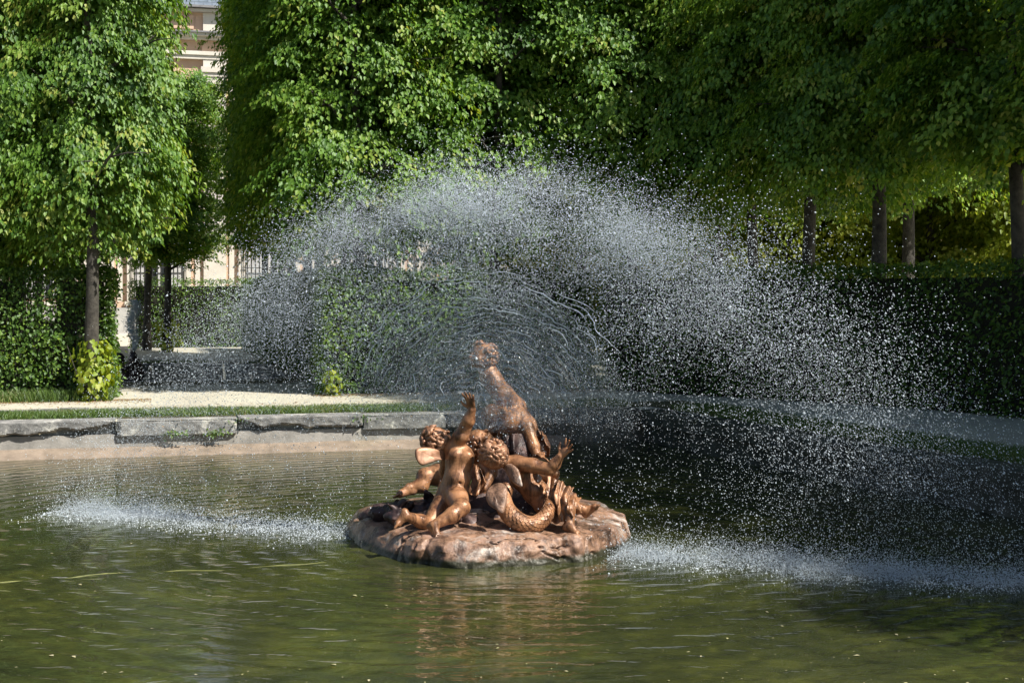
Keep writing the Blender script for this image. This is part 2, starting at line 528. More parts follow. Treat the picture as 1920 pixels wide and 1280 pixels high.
def kerb_stone(parent, p0, p1, outn, seed, crack=None, h=0.20, dep=0.44, mat=None):
    """p0->p1 water-side top edge, outn points away from the water"""
    L = math.hypot(p1[0] - p0[0], p1[1] - p0[1])
    nu, rows = max(8, int(L / 0.05)), 12
    prof = [(dep, -h), (dep, -0.01)] + [(dep * (1 - i / 4) + 0.03 * (i / 4), 0.0) for i in range(1, 5)] + [(0.008, -0.012)]
    prof += [(0.0, -0.012 - (h - 0.012) * i / rows) for i in range(1, rows + 1)]
    V = []
    tx, ty = (p1[0] - p0[0]) / L, (p1[1] - p0[1]) / L
    for i in range(nu + 1):
        t = i / nu
        for (o, z) in prof:
            V.append((t, o, z))
    V = np.array(V)
    q = np.stack([V[:, 0] * L * 5 + seed * 7.3, V[:, 1] * 5, V[:, 2] * 7], -1)
    disp = 0.008 * fbm(q, seed) + 0.004 * vnoise(q * 4, seed + 5)
    o, z = V[:, 1].copy(), V[:, 2].copy()
    front = (o < 0.03) & (z < -0.005)
    o = o + np.where(front, disp * 1.3, 0)
    z = z + np.where(o > 0.02, disp * 0.5, 0)
    edge = np.minimum(V[:, 0], 1 - V[:, 0]) * L
    o = o + np.where(front, 0.03 * np.clip(1 - edge / 0.03, 0, 1), 0)
    if crack is not None:
        cz = np.interp(V[:, 0], [c[0] for c in crack], [c[1] * h / 0.27 for c in crack]) + 0.022 * vnoise(np.stack([V[:, 0] * L * 6, 0 * z, 0 * z], -1), seed)
        below = np.clip((cz - V[:, 2]) / 0.03, 0, 1)
        o = o + np.where(V[:, 1] < 0.03, below * (0.10 + 0.03 * vnoise(q * 1.5, seed)), 0)
    along = V[:, 0] * (L - 0.022) + 0.011
    X = p0[0] + tx * along + outn[0] * o
    Y = p0[1] + ty * along + outn[1] * o
    Z = GZ + 0.01 + z + 0.012 * math.sin(seed * 3.7)
    m_ = len(prof)
    fs = []
    for i in range(nu):
        for k in range(m_ - 1):
            fs.append((i * m_ + k, i * m_ + k + 1, (i + 1) * m_ + k + 1, (i + 1) * m_ + k))
        fs.append((i * m_ + m_ - 1, i * m_, (i + 1) * m_, (i + 1) * m_ + m_ - 1))
    me = bpy.data.meshes.new("kerb_stone")
    fs.append(tuple(reversed(range(m_)))); fs.append(tuple(nu * m_ + k for k in range(m_)))
    me.from_pydata([tuple(v) for v in np.stack([X, Y, Z], -1)], [], fs)
    me.update()
    return link("kerb_stone", me, mat or M['kerb'], parent)


def ledge(parent, p0, p1, outn, w=0.46, z0=0.13, z1=-0.05):
    nu, nv = 60, 6
    V = []
    for i in range(nu + 1):
        t = i / nu
        for k in range(nv + 1):
            s = k / nv
            V.append((p0[0] + (p1[0] - p0[0]) * t + outn[0] * (0.12 - w * s), p0[1] + (p1[1] - p0[1]) * t + outn[1] * (0.12 - w * s),
                      z0 + (z1 - z0) * s))
    V = np.array(V)
    V[:, 2] += 0.012 * fbm(V * 2.5, 3)
    fs = [(i * (nv + 1) + k, (i + 1) * (nv + 1) + k, (i + 1) * (nv + 1) + k + 1, i * (nv + 1) + k + 1) for i in range(nu) for k in range(nv)]
    return link("sandy_ledge", np_mesh("sandy_ledge", V, np.array(fs), True), M['ledge'], parent)


def footing(parent, p0, p1, outn, ztop, mat=None):
    mb = MB()
    a = (p0[0] + outn[0] * 0.07, p0[1] + outn[1] * 0.07); b = (p1[0] + outn[0] * 0.07, p1[1] + outn[1] * 0.07)
    c = (b[0] + outn[0] * 0.4, b[1] + outn[1] * 0.4); d = (a[0] + outn[0] * 0.4, a[1] + outn[1] * 0.4)
    mb.poly([(*a, -0.3), (*b, -0.3), (*b, ztop), (*a, ztop)])
    mb.poly([(*a, ztop), (*b, ztop), (*c, ztop), (*d, ztop)])
    return mb.build("footing", mat or M['mortar'], parent)


kerb = empty("stone_kerb", (*POOL[2], 0))
tag(kerb, "long low weathered grey stone kerb round the front pool", "kerb")
def seg_normal(p0, p1, centre):
    n = Vector((-(p1[1] - p0[1]), p1[0] - p0[0])).normalized()
    if n.dot(Vector(((p0[0] + p1[0]) / 2 - centre[0], (p0[1] + p1[1]) / 2 - centre[1]))) < 0:
        n = -n
    return (n.x, n.y)

CEN = (-3, 11)
# far bank, left to right: joints where the photograph shows them
A, B, Cn = POOL[1], POOL[2], POOL[3]
far_dir = Vector((B[0] - A[0], B[1] - A[1])).normalized()
def on_far(px):
    k = (px - 960) / F
    s = (k * A[1] - A[0]) / (far_dir.x - k * far_dir.y)
    return (A[0] + far_dir.x * s, A[1] + far_dir.y * s)
joints = [-420, -205, 218, 446, 682, 838, 1000, 1110, 1206]
cracks = {1: [(0, -0.16), (0.3, -0.2), (0.5, -0.12), (1, -0.2)], 2: None}
for i in range(len(joints) - 1):
    p0, p1 = on_far(joints[i]), on_far(joints[i + 1])
    cr = None
    if i == 1: cr = [(0, -0.22), (0.5, -0.23), (0.62, -0.20), (0.75, -0.13), (0.84, -0.15), (0.96, -0.10), (1.0, -0.03)]
    if i == 3: cr = [(0, -0.03), (0.1, -0.10), (0.2, -0.19), (0.35, -0.14), (0.55, -0.20), (0.75, -0.22), (1.0, -0.215)]
    kerb_stone(kerb, p0, p1, seg_normal(p0, p1, CEN), i + 1, cr, mat=M['shaded_kerb'] if i >= 6 else None)
n_far = seg_normal(A, B, CEN)
footing(kerb, on_far(-420), on_far(838), n_far, 0.285)
footing(kerb, on_far(838), on_far(1222), n_far, 0.285, M['shaded_kerb'])
ledge(kerb, on_far(-420), on_far(1060), n_far)
# right bank
k_ = 20
for a, b in ((POOL[3], POOL[4]), (POOL[4], POOL[5]), (POOL[5], POOL[6]), (POOL[6], POOL[7])):
    L = math.hypot(b[0] - a[0], b[1] - a[1]); n = max(2, round(L / 1.7))
    pts = resample(a, b, n)
    for i in range(n):
        kerb_stone(kerb, pts[i], pts[i + 1], seg_normal(a, b, CEN), k_, mat=M['shaded_kerb']); k_ += 1
    footing(kerb, a, b, seg_normal(a, b, CEN), 0.285, M['shaded_kerb'])
# remaining sides of the basin, out of frame
for a, b in ((POOL[7], POOL[8]), (POOL[8], POOL[9]), (POOL[9], POOL[0])):
    footing(kerb, a, b, seg_normal(a, b, CEN), GZ)

kerb2 = empty("stone_kerb", (*POOL2[3], 0))
tag(kerb2, "grey stone kerb of the back pool seen through the hedge opening", "kerb")
for a, b in zip(POOL2, POOL2[1:] + POOL2[:1]):
    L = math.hypot(b[0] - a[0], b[1] - a[1]); n = max(1, round(L / 1.7))
    pts = resample(a, b, n)
    for i in range(n):
        kerb_stone(kerb2, pts[i], pts[i + 1], seg_normal(a, b, tuple(G2)), k_); k_ += 1
    footing(kerb2, a, b, seg_normal(a, b, tuple(G2)), 0.285)

# thin stone edging at the back of the grass, left
edge = empty("path_edging", (*uv(on_far(60), 0, 1.4), GZ))
tag(edge, "thin grey edging stones between grass and sand path on the left", "edging")
mb_pts = resample(uv(on_far(-150), 0, 1.42), uv(on_far(225), 0, 1.42), 6)
for i in range(6):
    a, b = mb_pts[i], mb_pts[i + 1]
    mb = MB()
    t = Vector((b[0] - a[0], b[1] - a[1])).normalized(); n = Vector((-t.y, t.x)) * 0.06
    a2 = Vector(a) + t * 0.008; b2 = Vector(b) - t * 0.008; zt = GZ + 0.075 + 0.01 * math.sin(i * 2.1)
    c = [a2 - n, b2 - n, b2 + n, a2 + n]
    mb.poly([(*p, zt) for p in c])
    for k in range(4):
        p, q = c[k], c[(k + 1) % 4]
        mb.poly([(*p, GZ - 0.05), (*q, GZ - 0.05), (*q, zt), (*p, zt)])
    mb.build("edging_stone", M['kerb'], edge)


# ------------------------------------------------------------------ grass blades
def blades(name, pts, hmin, hmax, mat, kind="stuff"):
    n = len(pts)
    h = rng.uniform(hmin, hmax, n)[:, None]
    an = rng.uniform(0, 2 * math.pi, n)
    side = np.stack([np.cos(an), np.sin(an), np.zeros(n)], -1)
    lean = np.stack([rng.normal(0, 0.35, n), rng.normal(0, 0.35, n), np.ones(n)], -1)
    w = rng.uniform(0.003, 0.006, n)[:, None]
    b0, b1 = pts - side * w, pts + side * w
    mid = pts + lean * h * 0.55
    tip = pts + lean * h + np.stack([lean[:, 0], lean[:, 1], -0.3 * np.ones(n)], -1) * h * 0.35
    V = np.stack([b0, b1, mid + side * w * 0.8, mid - side * w * 0.8, tip], 1).reshape(-1, 3)
    i = np.arange(n)[:, None] * 5
    T = np.concatenate([i + [0, 1, 2], i + [0, 2, 3], i + [3, 2, 4]], 0)
    tint = np.tile(np.clip(rng.beta(2, 2, n) + 0.25 * fbm(pts * [1.5, 1.5, 0], 4), 0, 1), 3)
    o = link(name, np_mesh(name, V, T, False, tint), mat)
    tag(o, kind=kind)
    return o


def strip_points(a, b, outn, o0, o1, n):
    t, s = rng.random(n), rng.random(n)
    # ragged back and front edges
    x = a[0] + (b[0] - a[0]) * t; y = a[1] + (b[1] - a[1]) * t
    wob = 0.10 * vnoise(np.stack([t * 30, 0 * t, 0 * t], -1), 9)
    o = o0 + (o1 - o0) * s + wob
    return np.stack([x + outn[0] * o, y + outn[1] * o, np.full(n, GZ + 0.004)], -1)

pts = [strip_points(on_far(-120), on_far(1206), n_far, 0.44, 1.33, 30000)]
for a, b, n in ((POOL[3], POOL[4], 7000), (POOL[4], POOL[5], 8000)):
    pts.append(strip_points(a, b, seg_normal(a, b, CEN), 0.44, 1.33, n))
blades("verge_grass", np.concatenate(pts), 0.04, 0.115, M['grass'])
pb = [strip_points(a, b, seg_normal(a, b, tuple(G2)), 0.45, 1.35, 4000) for a, b in ((POOL2[3], POOL2[4]), (POOL2[4], POOL2[5]))]
blades("back_verge_grass", np.concatenate(pb), 0.04, 0.1, M['grass'])


# ------------------------------------------------------------------ foliage builders
def leaf_arrays(pos, tip, nor, size, wid=0.36, fold=0.10):
    """kite-shaped folded leaf: 4 verts, 2 triangles"""
    tip = nrm(tip)
    nor = nrm(nor - tip * np.sum(nor * tip, -1, keepdims=True))
    side = np.cross(tip, nor)
    s = size[:, None]
    b = pos - tip * s * 0.5
    l = b + tip * s * 0.40 + side * s * wid + nor * s * fold
    r = b + tip * s * 0.40 - side * s * wid + nor * s * fold
    t = b + tip * s - nor * s * 0.06
    V = np.stack([b, l, t, r], 1).reshape(-1, 3)
    i = np.arange(len(pos))[:, None] * 4
    T = np.concatenate([i + [0, 2, 1], i + [0, 3, 2]], 1).reshape(-1, 3)
    return V, T


def crown_mesh(name, seed, a, b, h, n_sprays, lsize=(0.08, 0.12), inner=0.25):
    r = np.random.default_rng(seed)
    areas = np.array([2 * a * h, 2 * a * h, 2 * b * h, 2 * b * h, 4 * a * b, 4 * a * b * 0.8])
    f = r.choice(6, n_sprays, p=areas / areas.sum())
    u, v = r.uniform(-1, 1, n_sprays), r.uniform(0, 1, n_sprays)
    c = np.zeros((n_sprays, 3)); o = np.zeros((n_sprays, 3))
    for k, (ax, sg) in enumerate(((1, -1), (1, 1), (0, -1), (0, 1))):
        mk = f == k
        if ax == 1:
            c[mk] = np.stack([u[mk] * a, np.full(mk.sum(), sg * b), v[mk] * h], -1); o[mk] = (0, sg, 0)
        else:
            c[mk] = np.stack([np.full(mk.sum(), sg * a), u[mk] * b, v[mk] * h], -1); o[mk] = (sg, 0, 0)
    mk = f == 4
    c[mk] = np.stack([u[mk] * a, (v[mk] * 2 - 1) * b, r.uniform(-0.1, 1.0, mk.sum()) ** 2], -1); o[mk] = (0, 0, -1)
    mk = f == 5
    c[mk] = np.stack([u[mk] * a, (v[mk] * 2 - 1) * b, 0 * u[mk] + h], -1); o[mk] = (0, 0, 1)
    # bulges, recesses, inner sprays
    lump = fbm(c * [1.05, 1.05, 1.75] + seed * 3.1, seed, 3)
    depth = r.exponential(0.16, n_sprays) + np.clip(-lump - 0.02, 0, 1) * 2.3
    inn = r.random(n_sprays) < inner
    depth = np.where(inn, r.uniform(0.2, 1.1, n_sprays), depth)
    rnd = r.normal(0, 0.12, (n_sprays, 3))
    c = c - o * depth[:, None] + o * np.clip(lump, -0.1, 1)[:, None] * 0.75 + rnd
    # rounded bottom edge
    low = np.clip(1 - c[:, 2] / 1.1, 0, 1)
    shrink = 1 - 0.30 * low ** 2
    c[:, 0] *= shrink; c[:, 1] *= shrink
    hor = o.copy(); hor[:, 2] = 0
    rad = nrm(np.stack([c[:, 0] / a, c[:, 1] / b, 0 * u], -1) + r.normal(0, 0.35, (n_sprays, 3)) * [1, 1, 0])
    od = nrm(hor * 1.0 + rad * 0.8)
    side = np.stack([-od[:, 1], od[:, 0], 0 * u], -1)
    Ls = r.uniform(0.5, 1.05, n_sprays)
    nl = r.integers(45, 85, n_sprays)
    idx = np.repeat(np.arange(n_sprays), nl)
    n = len(idx)
    s = r.random(n)
    L = Ls[idx]
    w = r.normal(0, 1, n) * 0.20 * (1.2 - 0.7 * s)
    pos = (c[idx] + od[idx] * ((s - 0.45) * L)[:, None] + side[idx] * w[:, None]
           + np.array([0, 0, -1.0]) * (0.6 * L * s * s + 0.3 * np.abs(w))[:, None] + r.normal(0, 0.045, (n, 3)))
    tipd = od[idx] * 0.55 + np.array([0, 0, -0.85]) + side[idx] * (w * 2.0)[:, None] + r.normal(0, 0.28, (n, 3))
    nord = od[idx] * 0.75 + np.array([0, 0, 0.75]) + r.normal(0, 0.34, (n, 3))
    size = r.uniform(lsize[0], lsize[1], n)
    V, T = leaf_arrays(pos, tipd, nord, size, 0.33, 0.14)
    tn = np.clip(0.40 + 0.17 * r.normal(0, 1, n) + 0.20 * r.normal(0, 1, n_sprays)[idx] + 0.22 * (s - 0.5), 0, 1)
    return np_mesh(name, V, T, False, np.repeat(tn, 2))


def trunk_mesh(seed, h, crown_z, r0=0.115, limbs=9):
    rd = random.Random(seed)
    mb = MB()
    pts, rads = [], []
    for i in range(11):
        t = i / 10
        pts.append((0.05 * math.sin(t * 5 + seed), 0.05 * math.sin(t * 4 + seed * 2), -0.08 + t * h))
        rads.append(r0 * (1.35 - 0.35 * min(1, t * 8)) * (1 - 0.75 * t) + 0.008)
    mb.tube(pts, rads, 12)
    for k in range(limbs):
        z = crown_z - 0.25 + (h - crown_z - 0.6) * k / limbs
        an = k * 2.4 + rd.uniform(-0.4, 0.4)
        ln = rd.uniform(0.9, 1.5)
        p = Vector((0.02, 0.02, z)); q = []
        d = Vector((math.cos(an), math.sin(an), rd.uniform(0.35, 0.75)))
        for j in range(5):
            q.append(tuple(p)); p = p + d * (ln / 4); d = (d + Vector((rd.uniform(-.25, .25), rd.uniform(-.25, .25), rd.uniform(-.1, .15)))).normalized()
        mb.tube(q, [0.045, 0.036, 0.027, 0.018, 0.008], 7)
        for j in (2, 3):
            p = Vector(q[j]); d2 = Vector((math.cos(an + rd.choice((-1, 1))), math.sin(an + rd.choice((-1, 1))), 0.2))
            mb.tube([p, p + d2 * 0.3, p + d2 * 0.62 + Vector((0, 0, -0.08))], [0.018, 0.012, 0.005], 5)
    me = bpy.data.meshes.new("trunk")
    me.from_pydata(mb.v, [], mb.f)
    me.polygons.foreach_set("use_smooth", np.ones(len(me.polygons), dtype=bool))
    me.materials.append(M['bark']); me.update()
    return me


CROWN_Z = 2.35       # crown underside above the path
CROWNS = [crown_mesh("crown", 11 + k, 1.42, 1.30, 7.4, 1200, (0.078, 0.125)) for k in range(4)]
FAR_CROWNS = [crown_mesh("crown", 41 + k, 1.75, 1.7, 6.6, 800) for k in range(2)]
RIGHT_CROWNS = [crown_mesh("crown", 71 + k, 1.42, 1.30, 3.9, 800, (0.07, 0.115)) for k in range(3)]
for me in CROWNS + RIGHT_CROWNS:
    me.materials.append(M['lime_leaf'])
for me in FAR_CROWNS:
    me.materials.append(M['sunlit_leaf'])
TRUNKS = [trunk_mesh(k, 8.2, CROWN_Z + 0.3) for k in range(3)]
HIGH_TRUNKS = [trunk_mesh(k + 5, 7.4, 3.75) for k in range(3)]
tree_no = [0]


def tree(x, y, label, group, rot=0.0, sc=1.0, crowns=None, cz=CROWN_Z, r_scale=1.0, flip=False, zs=1.0, back=0.0, sy=1.0):
    k = tree_no[0]; tree_no[0] += 1
    cs = crowns or CROWNS
    root = empty("lime_tree", (x, y, GZ))
    root.rotation_euler = (0, 0, GROT + rot)
    tag(root, label, "tree", group)
    t = bpy.data.objects.new("trunk", (HIGH_TRUNKS if cz >= 3.5 else TRUNKS)[k % 3]); col.objects.link(t); t.parent = root
    t.scale = (r_scale, r_scale, 1)
    c = bpy.data.objects.new("crown", cs[k % len(cs)]); col.objects.link(c); c.parent = root
    c.location = (0, back, cz); c.scale = ((-sc if flip else sc), sc * sy, zs)
    return root


def at(px, d):
    return ((px - 960) * d / F, d)

HP = math.pi / 2
G_L = "lime trees left of the opening"; G_M = "lime trees above the middle hedge"; G_R = "lime trees along the shaded right hedge"
G_F = "lime trees far behind the hedges"
# left block
LC = 2.85
tree(*at(168, 23.0), "sunlit lime tree with slim pale trunk in front of the left hedge", G_L, 0, 0.83, cz=LC, back=0.33, sy=0.73)
tree(*at(-150, 22.2), "lime tree at the far left edge beside the slim pale trunk", G_L, math.pi, 0.9, cz=LC, back=-0.9, sy=0.7)
tree(*at(128, 26.2), "lime tree with thick dark trunk just behind the slim pale one", G_L, HP, 0.85, r_scale=1.5, flip=True, cz=LC + 0.7, zs=0.9)
tree(*at(30, 25.9), "lime tree with short dark trunk above the left hedge near the edge", G_L, 0, 0.9, flip=True, cz=LC - 0.45, r_scale=1.2)
tree(*at(-130, 25.2), "lime tree behind the left hedge at the frame edge", G_L, HP, cz=LC)
tree(*at(-60, 29.5), "lime tree deep behind the left hedge at the window grille", G_L, math.pi, cz=LC + 0.5)
# far trees before the building, in the gap
tree(*at(312, 42.2), "distant lime tree with sprouts at its foot before the far hedge", G_F, 0, 0.95, cz=2.9, zs=0.70)
tree(*at(278, 43.4), "distant lime tree just left of the one with sprouts at its foot", G_F, HP, 0.80, cz=3.2, zs=0.62, flip=True)
tree(*at(75, 39.5), "distant lime tree behind the left hedge before the palace window", G_F, math.pi, 0.9, cz=4.4, zs=0.6)
# middle block: front row and the row running back along the opening
fr = np.array(at(668, 24.9))
MC = 2.8
tree(fr[0], fr[1], "sunlit lime tree at the left corner of the middle hedge", G_M, 0, 0.95, cz=MC, back=0.55)
tree(*uv(fr, 2.55, 0.0), "sunlit lime tree behind the top of the spray, second from the corner", G_M, math.pi, flip=True, cz=MC, back=-0.6)
tree(*uv(fr, 5.1, 0.05), "half shaded lime tree above the right end of the spray", G_M, HP, cz=MC)
side_labels = ["shaded lime tree first behind the corner along the opening", "shaded lime tree second behind the corner along the opening",
               "shaded lime tree third behind the corner along the opening", "shaded lime tree fourth behind the corner along the opening",
               "shaded lime tree last in the row along the opening"]
for i, lb in enumerate(side_labels):
    tree(*uv(fr, 0.15 + 0.05 * (-1) ** i, 2.75 * (i + 1)), lb, G_M, (i % 4) * HP, 0.9, flip=bool(i % 2), cz=MC + 0.45)
for i in range(3):
    tree(*uv(fr, 2.6 + 2.6 * i, 3.0 + 0.3 * i), ["lime tree in the second row behind the spray top", "lime tree in the second row right of the spray top",
                                                  "lime tree in the second row near the shaded corner"][i], G_M, (i % 2) * HP, cz=MC + 0.7)
# right block: front row along the angled hedge
RC = 3.75
tree(*at(1408, 25.2), "shaded lime tree with narrow dark trunk first from the corner of the right hedge", G_R, -0.5, 0.97, cz=RC - .2, crowns=RIGHT_CROWNS)
tree(*at(1515, 23.9), "shaded lime tree with low forked branches above the right hedge", G_R, -0.7, 0.95, r_scale=1.15, flip=True, cz=RC, crowns=RIGHT_CROWNS)
tree(*at(1640, 22.6), "shaded lime tree with the thickest dark trunk on the right", G_R, -0.8, 0.95, r_scale=1.25, cz=RC, crowns=RIGHT_CROWNS)
tree(*at(1905, 20.4), "shaded lime tree trunk at the right edge of the picture", G_R, -1.0, 1.0, r_scale=1.15, flip=True, cz=RC, zs=0.93)
tree(*at(1697, 25.4), "shaded lime tree with leaning dark trunk just right of the thickest one", G_R, 0.4, 0.95, r_scale=1.2, cz=RC, crowns=RIGHT_CROWNS)
tree(*at(1352, 27.6), "shaded lime tree deep behind the spray on the right", G_R, HP, cz=RC, crowns=RIGHT_CROWNS)
for i, (x, y) in enumerate(((8.5, 17.6), (9.4, 14.8), (10.3, 12.0), (11.2, 9.2), (12.1, 6.4))):
    tree(x, y, "lime tree of the right-hand row outside the picture, number %s from the edge" % ["one", "two", "three", "four", "five"][i], G_R, -1.2 + i, 1.02, cz=RC, zs=0.93)
# sunlit trees beyond the right block
far_r = [((1335, 36.5), 1.25), ((1470, 34.5), 1.2), ((1600, 37.5), 1.1), ((1745, 33.5), 1.3), ((1885, 36.0), 1.15), ((1990, 31.5), 1.2), ((1180, 39.0), 1.2)]
far_lb = ["sunlit yellow-green lime tree far behind the right end of the spray", "sunlit yellow-green lime tree seen left of the low forked trunk",
          "sunlit lime tree seen between the forked and the thickest trunk", "brightest sunlit lime tree seen right of the leaning trunk",
          "sunlit lime tree seen left of the right-edge trunk", "sunlit lime tree far away at the right edge", "far lime tree behind the middle of the spray"]
for i, ((px, d), s) in enumerate(far_r):
    tree(*at(px, d), far_lb[i], "sunlit lime trees beyond the right hedge", i * 0.9, s, FAR_CROWNS, cz=0.55, zs=1.15)
for i, (px, d) in enumerate(((1080, 48), (1230, 50), (1420, 47), (1560, 49), (1700, 46), (1850, 47), (2000, 45))):
    tree(*at(px, d), "lime tree in the farthest row, %s from the left" % ["first", "second", "third", "fourth", "fifth", "sixth", "seventh"][i],
         "lime trees in the farthest row", i * 1.3, 1.5, FAR_CROWNS, cz=0.6, zs=1.3)


# ------------------------------------------------------------------ hedges
def hedge(label, pts, H, T, dens, lsize=(0.05, 0.085), core=True, hole=None, seed=0, back=0.35, windows=None):
    """pts: polyline of the front (viewer-side) face, left to right"""
    r = np.random.default_rng(500 + seed)
    root = empty("clipped_hedge", (*pts[0], GZ))
    tag(root, label, "hedge", "clipped hedges")
    P_, T_, N_ = [], [], []
    mb = MB()
    for si, (a, b) in enumerate(zip(pts[:-1], pts[1:])):
        a, b = np.array(a), np.array(b)
        L = np.linalg.norm(b - a); t = (b - a) / L
        inw = np.array((-t[1], t[0]))         # away from the viewer
        def add(n, fn, nv):
            p = fn(n)
            P_.append(p); N_.append(np.tile(nv, (n, 1)))
        def front(n):
            s, z = r.random(n) * L, r.random(n) * H
            return np.stack([a[0] + t[0] * s, a[1] + t[1] * s, z], -1)
        def backf(n):
            p = front(n); p[:, :2] += inw * T; return p
        def top(n):
            s, w = r.random(n) * L, r.random(n) * T
            return np.stack([a[0] + t[0] * s + inw[0] * w, a[1] + t[1] * s + inw[1] * w, np.full(n, H)], -1)
        def endf(e, n):
            z, w = r.random(n) * H, r.random(n) * T
            q = a if e == 0 else b
            return np.stack([q[0] + inw[0] * w, q[1] + inw[1] * w, z], -1)
        o3 = np.array((-inw[0], -inw[1], 0.0)); t3 = np.array((t[0], t[1], 0.0))
        add(int(L * H * dens), front, o3)
        add(int(L * H * dens * back), backf, -o3)
        add(int(L * T * dens * 0.8), top, np.array((0, 0, 1.0)))
        if si == 0: add(int(T * H * dens), lambda n: endf(0, n), -t3)
        if si == len(pts) - 2: add(int(T * H * dens), lambda n: endf(1, n), t3)
        if windows:
            for (sa, sb, hz) in windows:
                ring = [a + t * sa + inw * 0.16, a + t * sb + inw * 0.16, a + t * sb + inw * (T - 0.16), a + t * sa + inw * (T - 0.16)]
                mb.poly([(*p, GZ + hz) for p in ring])
                for k in range(4):
                    p, q = ring[k], ring[(k + 1) % 4]
                    mb.poly([(*p, GZ - 0.02), (*q, GZ - 0.02), (*q, GZ + hz), (*p, GZ + hz)])
        if core:
            i0 = 0.16
            c0 = a + t * (0.16 if si == 0 else -0.1) + inw * i0; c1 = b - t * (0.16 if si == len(pts) - 2 else -0.1) + inw * i0
            d1, d0 = c1 + inw * (T - 2 * i0), c0 + inw * (T - 2 * i0)
            ring = [c0, c1, d1, d0]
            mb.poly([(*p, GZ + H - 0.17) for p in ring])
            for k in range(4):
                p, q = ring[k], ring[(k + 1) % 4]
                mb.poly([(*p, GZ - 0.02), (*q, GZ - 0.02), (*q, GZ + H - 0.17), (*p, GZ + H - 0.17)])
        else:
            for k in range(int(L * 14)):
                s = r.random() * L; w = 0.1 + r.random() * (T - 0.2)
                p = a + t * s + inw * w
                pts_ = [(p[0], p[1], GZ - 0.05)]
                for j in range(1, 5):
                    pts_.append((p[0] + r.normal(0, 0.06), p[1] + r.normal(0, 0.06), GZ + H * 0.95 * j / 4))
                mb.tube(pts_, [0.018, 0.014, 0.01, 0.008, 0.004], 5)
    pos, nv = np.concatenate(P_), np.concatenate(N_)
    n = len(pos)
    lump = fbm(pos * 1.6 + seed, 60 + seed)
    fine = fbm(pos * 5.0 + seed, 80 + seed, 2)
    depth = r.exponential(0.075, n) - 0.17 * lump - 0.09 * fine - 0.02
    long_ = r.random(n) < 0.05
    depth = np.where(long_, depth - 0.16 * r.random(n), depth)
    pos = pos - nv * depth[:, None] + r.normal(0, 0.02, (n, 3))
    pos[:, 2] = np.maximum(pos[:, 2], 0.02) + GZ
    if hole is not None:
        keep = hole(pos, r)
        pos, nv, lump = pos[keep], nv[keep], lump[keep]; n = len(pos)
    up = np.array((0, 0, 1.0))
    tip = nv * 0.6 - up * 0.45 + r.normal(0, 0.5, (n, 3))
    nor = nv * 0.6 + up * 0.7 + r.normal(0, 0.5, (n, 3))
    V, Tr = leaf_arrays(pos, tip, nor, r.uniform(lsize[0], lsize[1], n) * (0.75 + 0.5 * r.random(n)), 0.33)
    tn = np.clip(0.4 + 0.25 * r.normal(0, 1, n) + 0.3 * lump, 0, 1)
    link("foliage", np_mesh("foliage", V, Tr, False, np.repeat(tn, 2)), M['hedge_leaf'], root)
    mb.build("stems", M['stems'], root)
    return root

HH = 2.13
def thin_hole(pos, r):
    px = 960 + pos[:, 0] / pos[:, 1] * F
    py = HORIZON - (pos[:, 2] - CAMZ) / pos[:, 1] * F
    g = np.exp(-((px - 92) / 24) ** 2 - ((py - 520) / 50) ** 2)
    return r.random(len(pos)) > 0.86 * g
hl1, hl0 = np.array(at(212, 23.35)), None
hl0 = uv(hl1, -4.4, 0)
hedge("leafy clipped hedge left of the opening behind the slim trunk", [hl0, tuple(hl1)], HH, 0.75, 1300, core=False, hole=thin_hole, seed=1, back=0.6, windows=[(0.15, 2.98, HH - .2), (2.983, 3.56, 1.28), (3.563, 4.25, HH - .2)])
hm0 = at(604, 24.35)
hm1 = uv(np.array(hm0), 4.9, 0.0)
hr = [hm1, at(1290, 24.15), at(1667, 21.7), at(1920, 19.6), (9.0, 15.0), (10.6, 9.5)]
hedge("clipped hedge behind the spray, sunlit at its left end", [hm0, hm1], HH, 0.8, 1000, seed=2)
hedge("long dark clipped hedge in shade along the right bank", hr, HH, 0.8, 620, seed=3)
s1 = uv(np.array(hm0), 0.35, 0.95); s0 = uv(np.array(hm0), 0.35, 20.5)
hedge("dark shaded side hedge running back from the opening", [s0, s1], HH, 0.75, 520, seed=4)
fh0 = at(246, 45.0); fh1 = uv(np.array(fh0), 5.6, 0)
hedge("far clipped hedge before the palace front", [fh0, fh1], HH, 0.8, 420, seed=5)
bl1 = at(232, 25.2)

# ------------------------------------------------------------------ sprouts at the trunk feet
def heart_leaves(pos, tip, nor, size):
    tip = nrm(tip); nor = nrm(nor - tip * np.sum(nor * tip, -1, keepdims=True)); side = np.cross(tip, nor)
    s = size[:, None]
    prof = [(0.08, 0.0, 0), (-0.02, 0.22, .05), (0.2, 0.44, .09), (0.55, 0.34, .05), (1.0, 0, -.08), (0.55, -0.34, .05), (0.2, -0.44, .09), (-0.02, -0.22, .05)]
    V = np.stack([pos + tip * s * a + side * s * b + nor * s * c for a, b, c in prof], 1).reshape(-1, 3)
    i = np.arange(len(pos))[:, None] * 8
    T = np.concatenate([i + [0, 4, 3], i + [0, 3, 2], i + [0, 2, 1], i + [0, 5, 4], i + [0, 6, 5], i + [0, 7, 6]], 1).reshape(-1, 3)
    return V, T

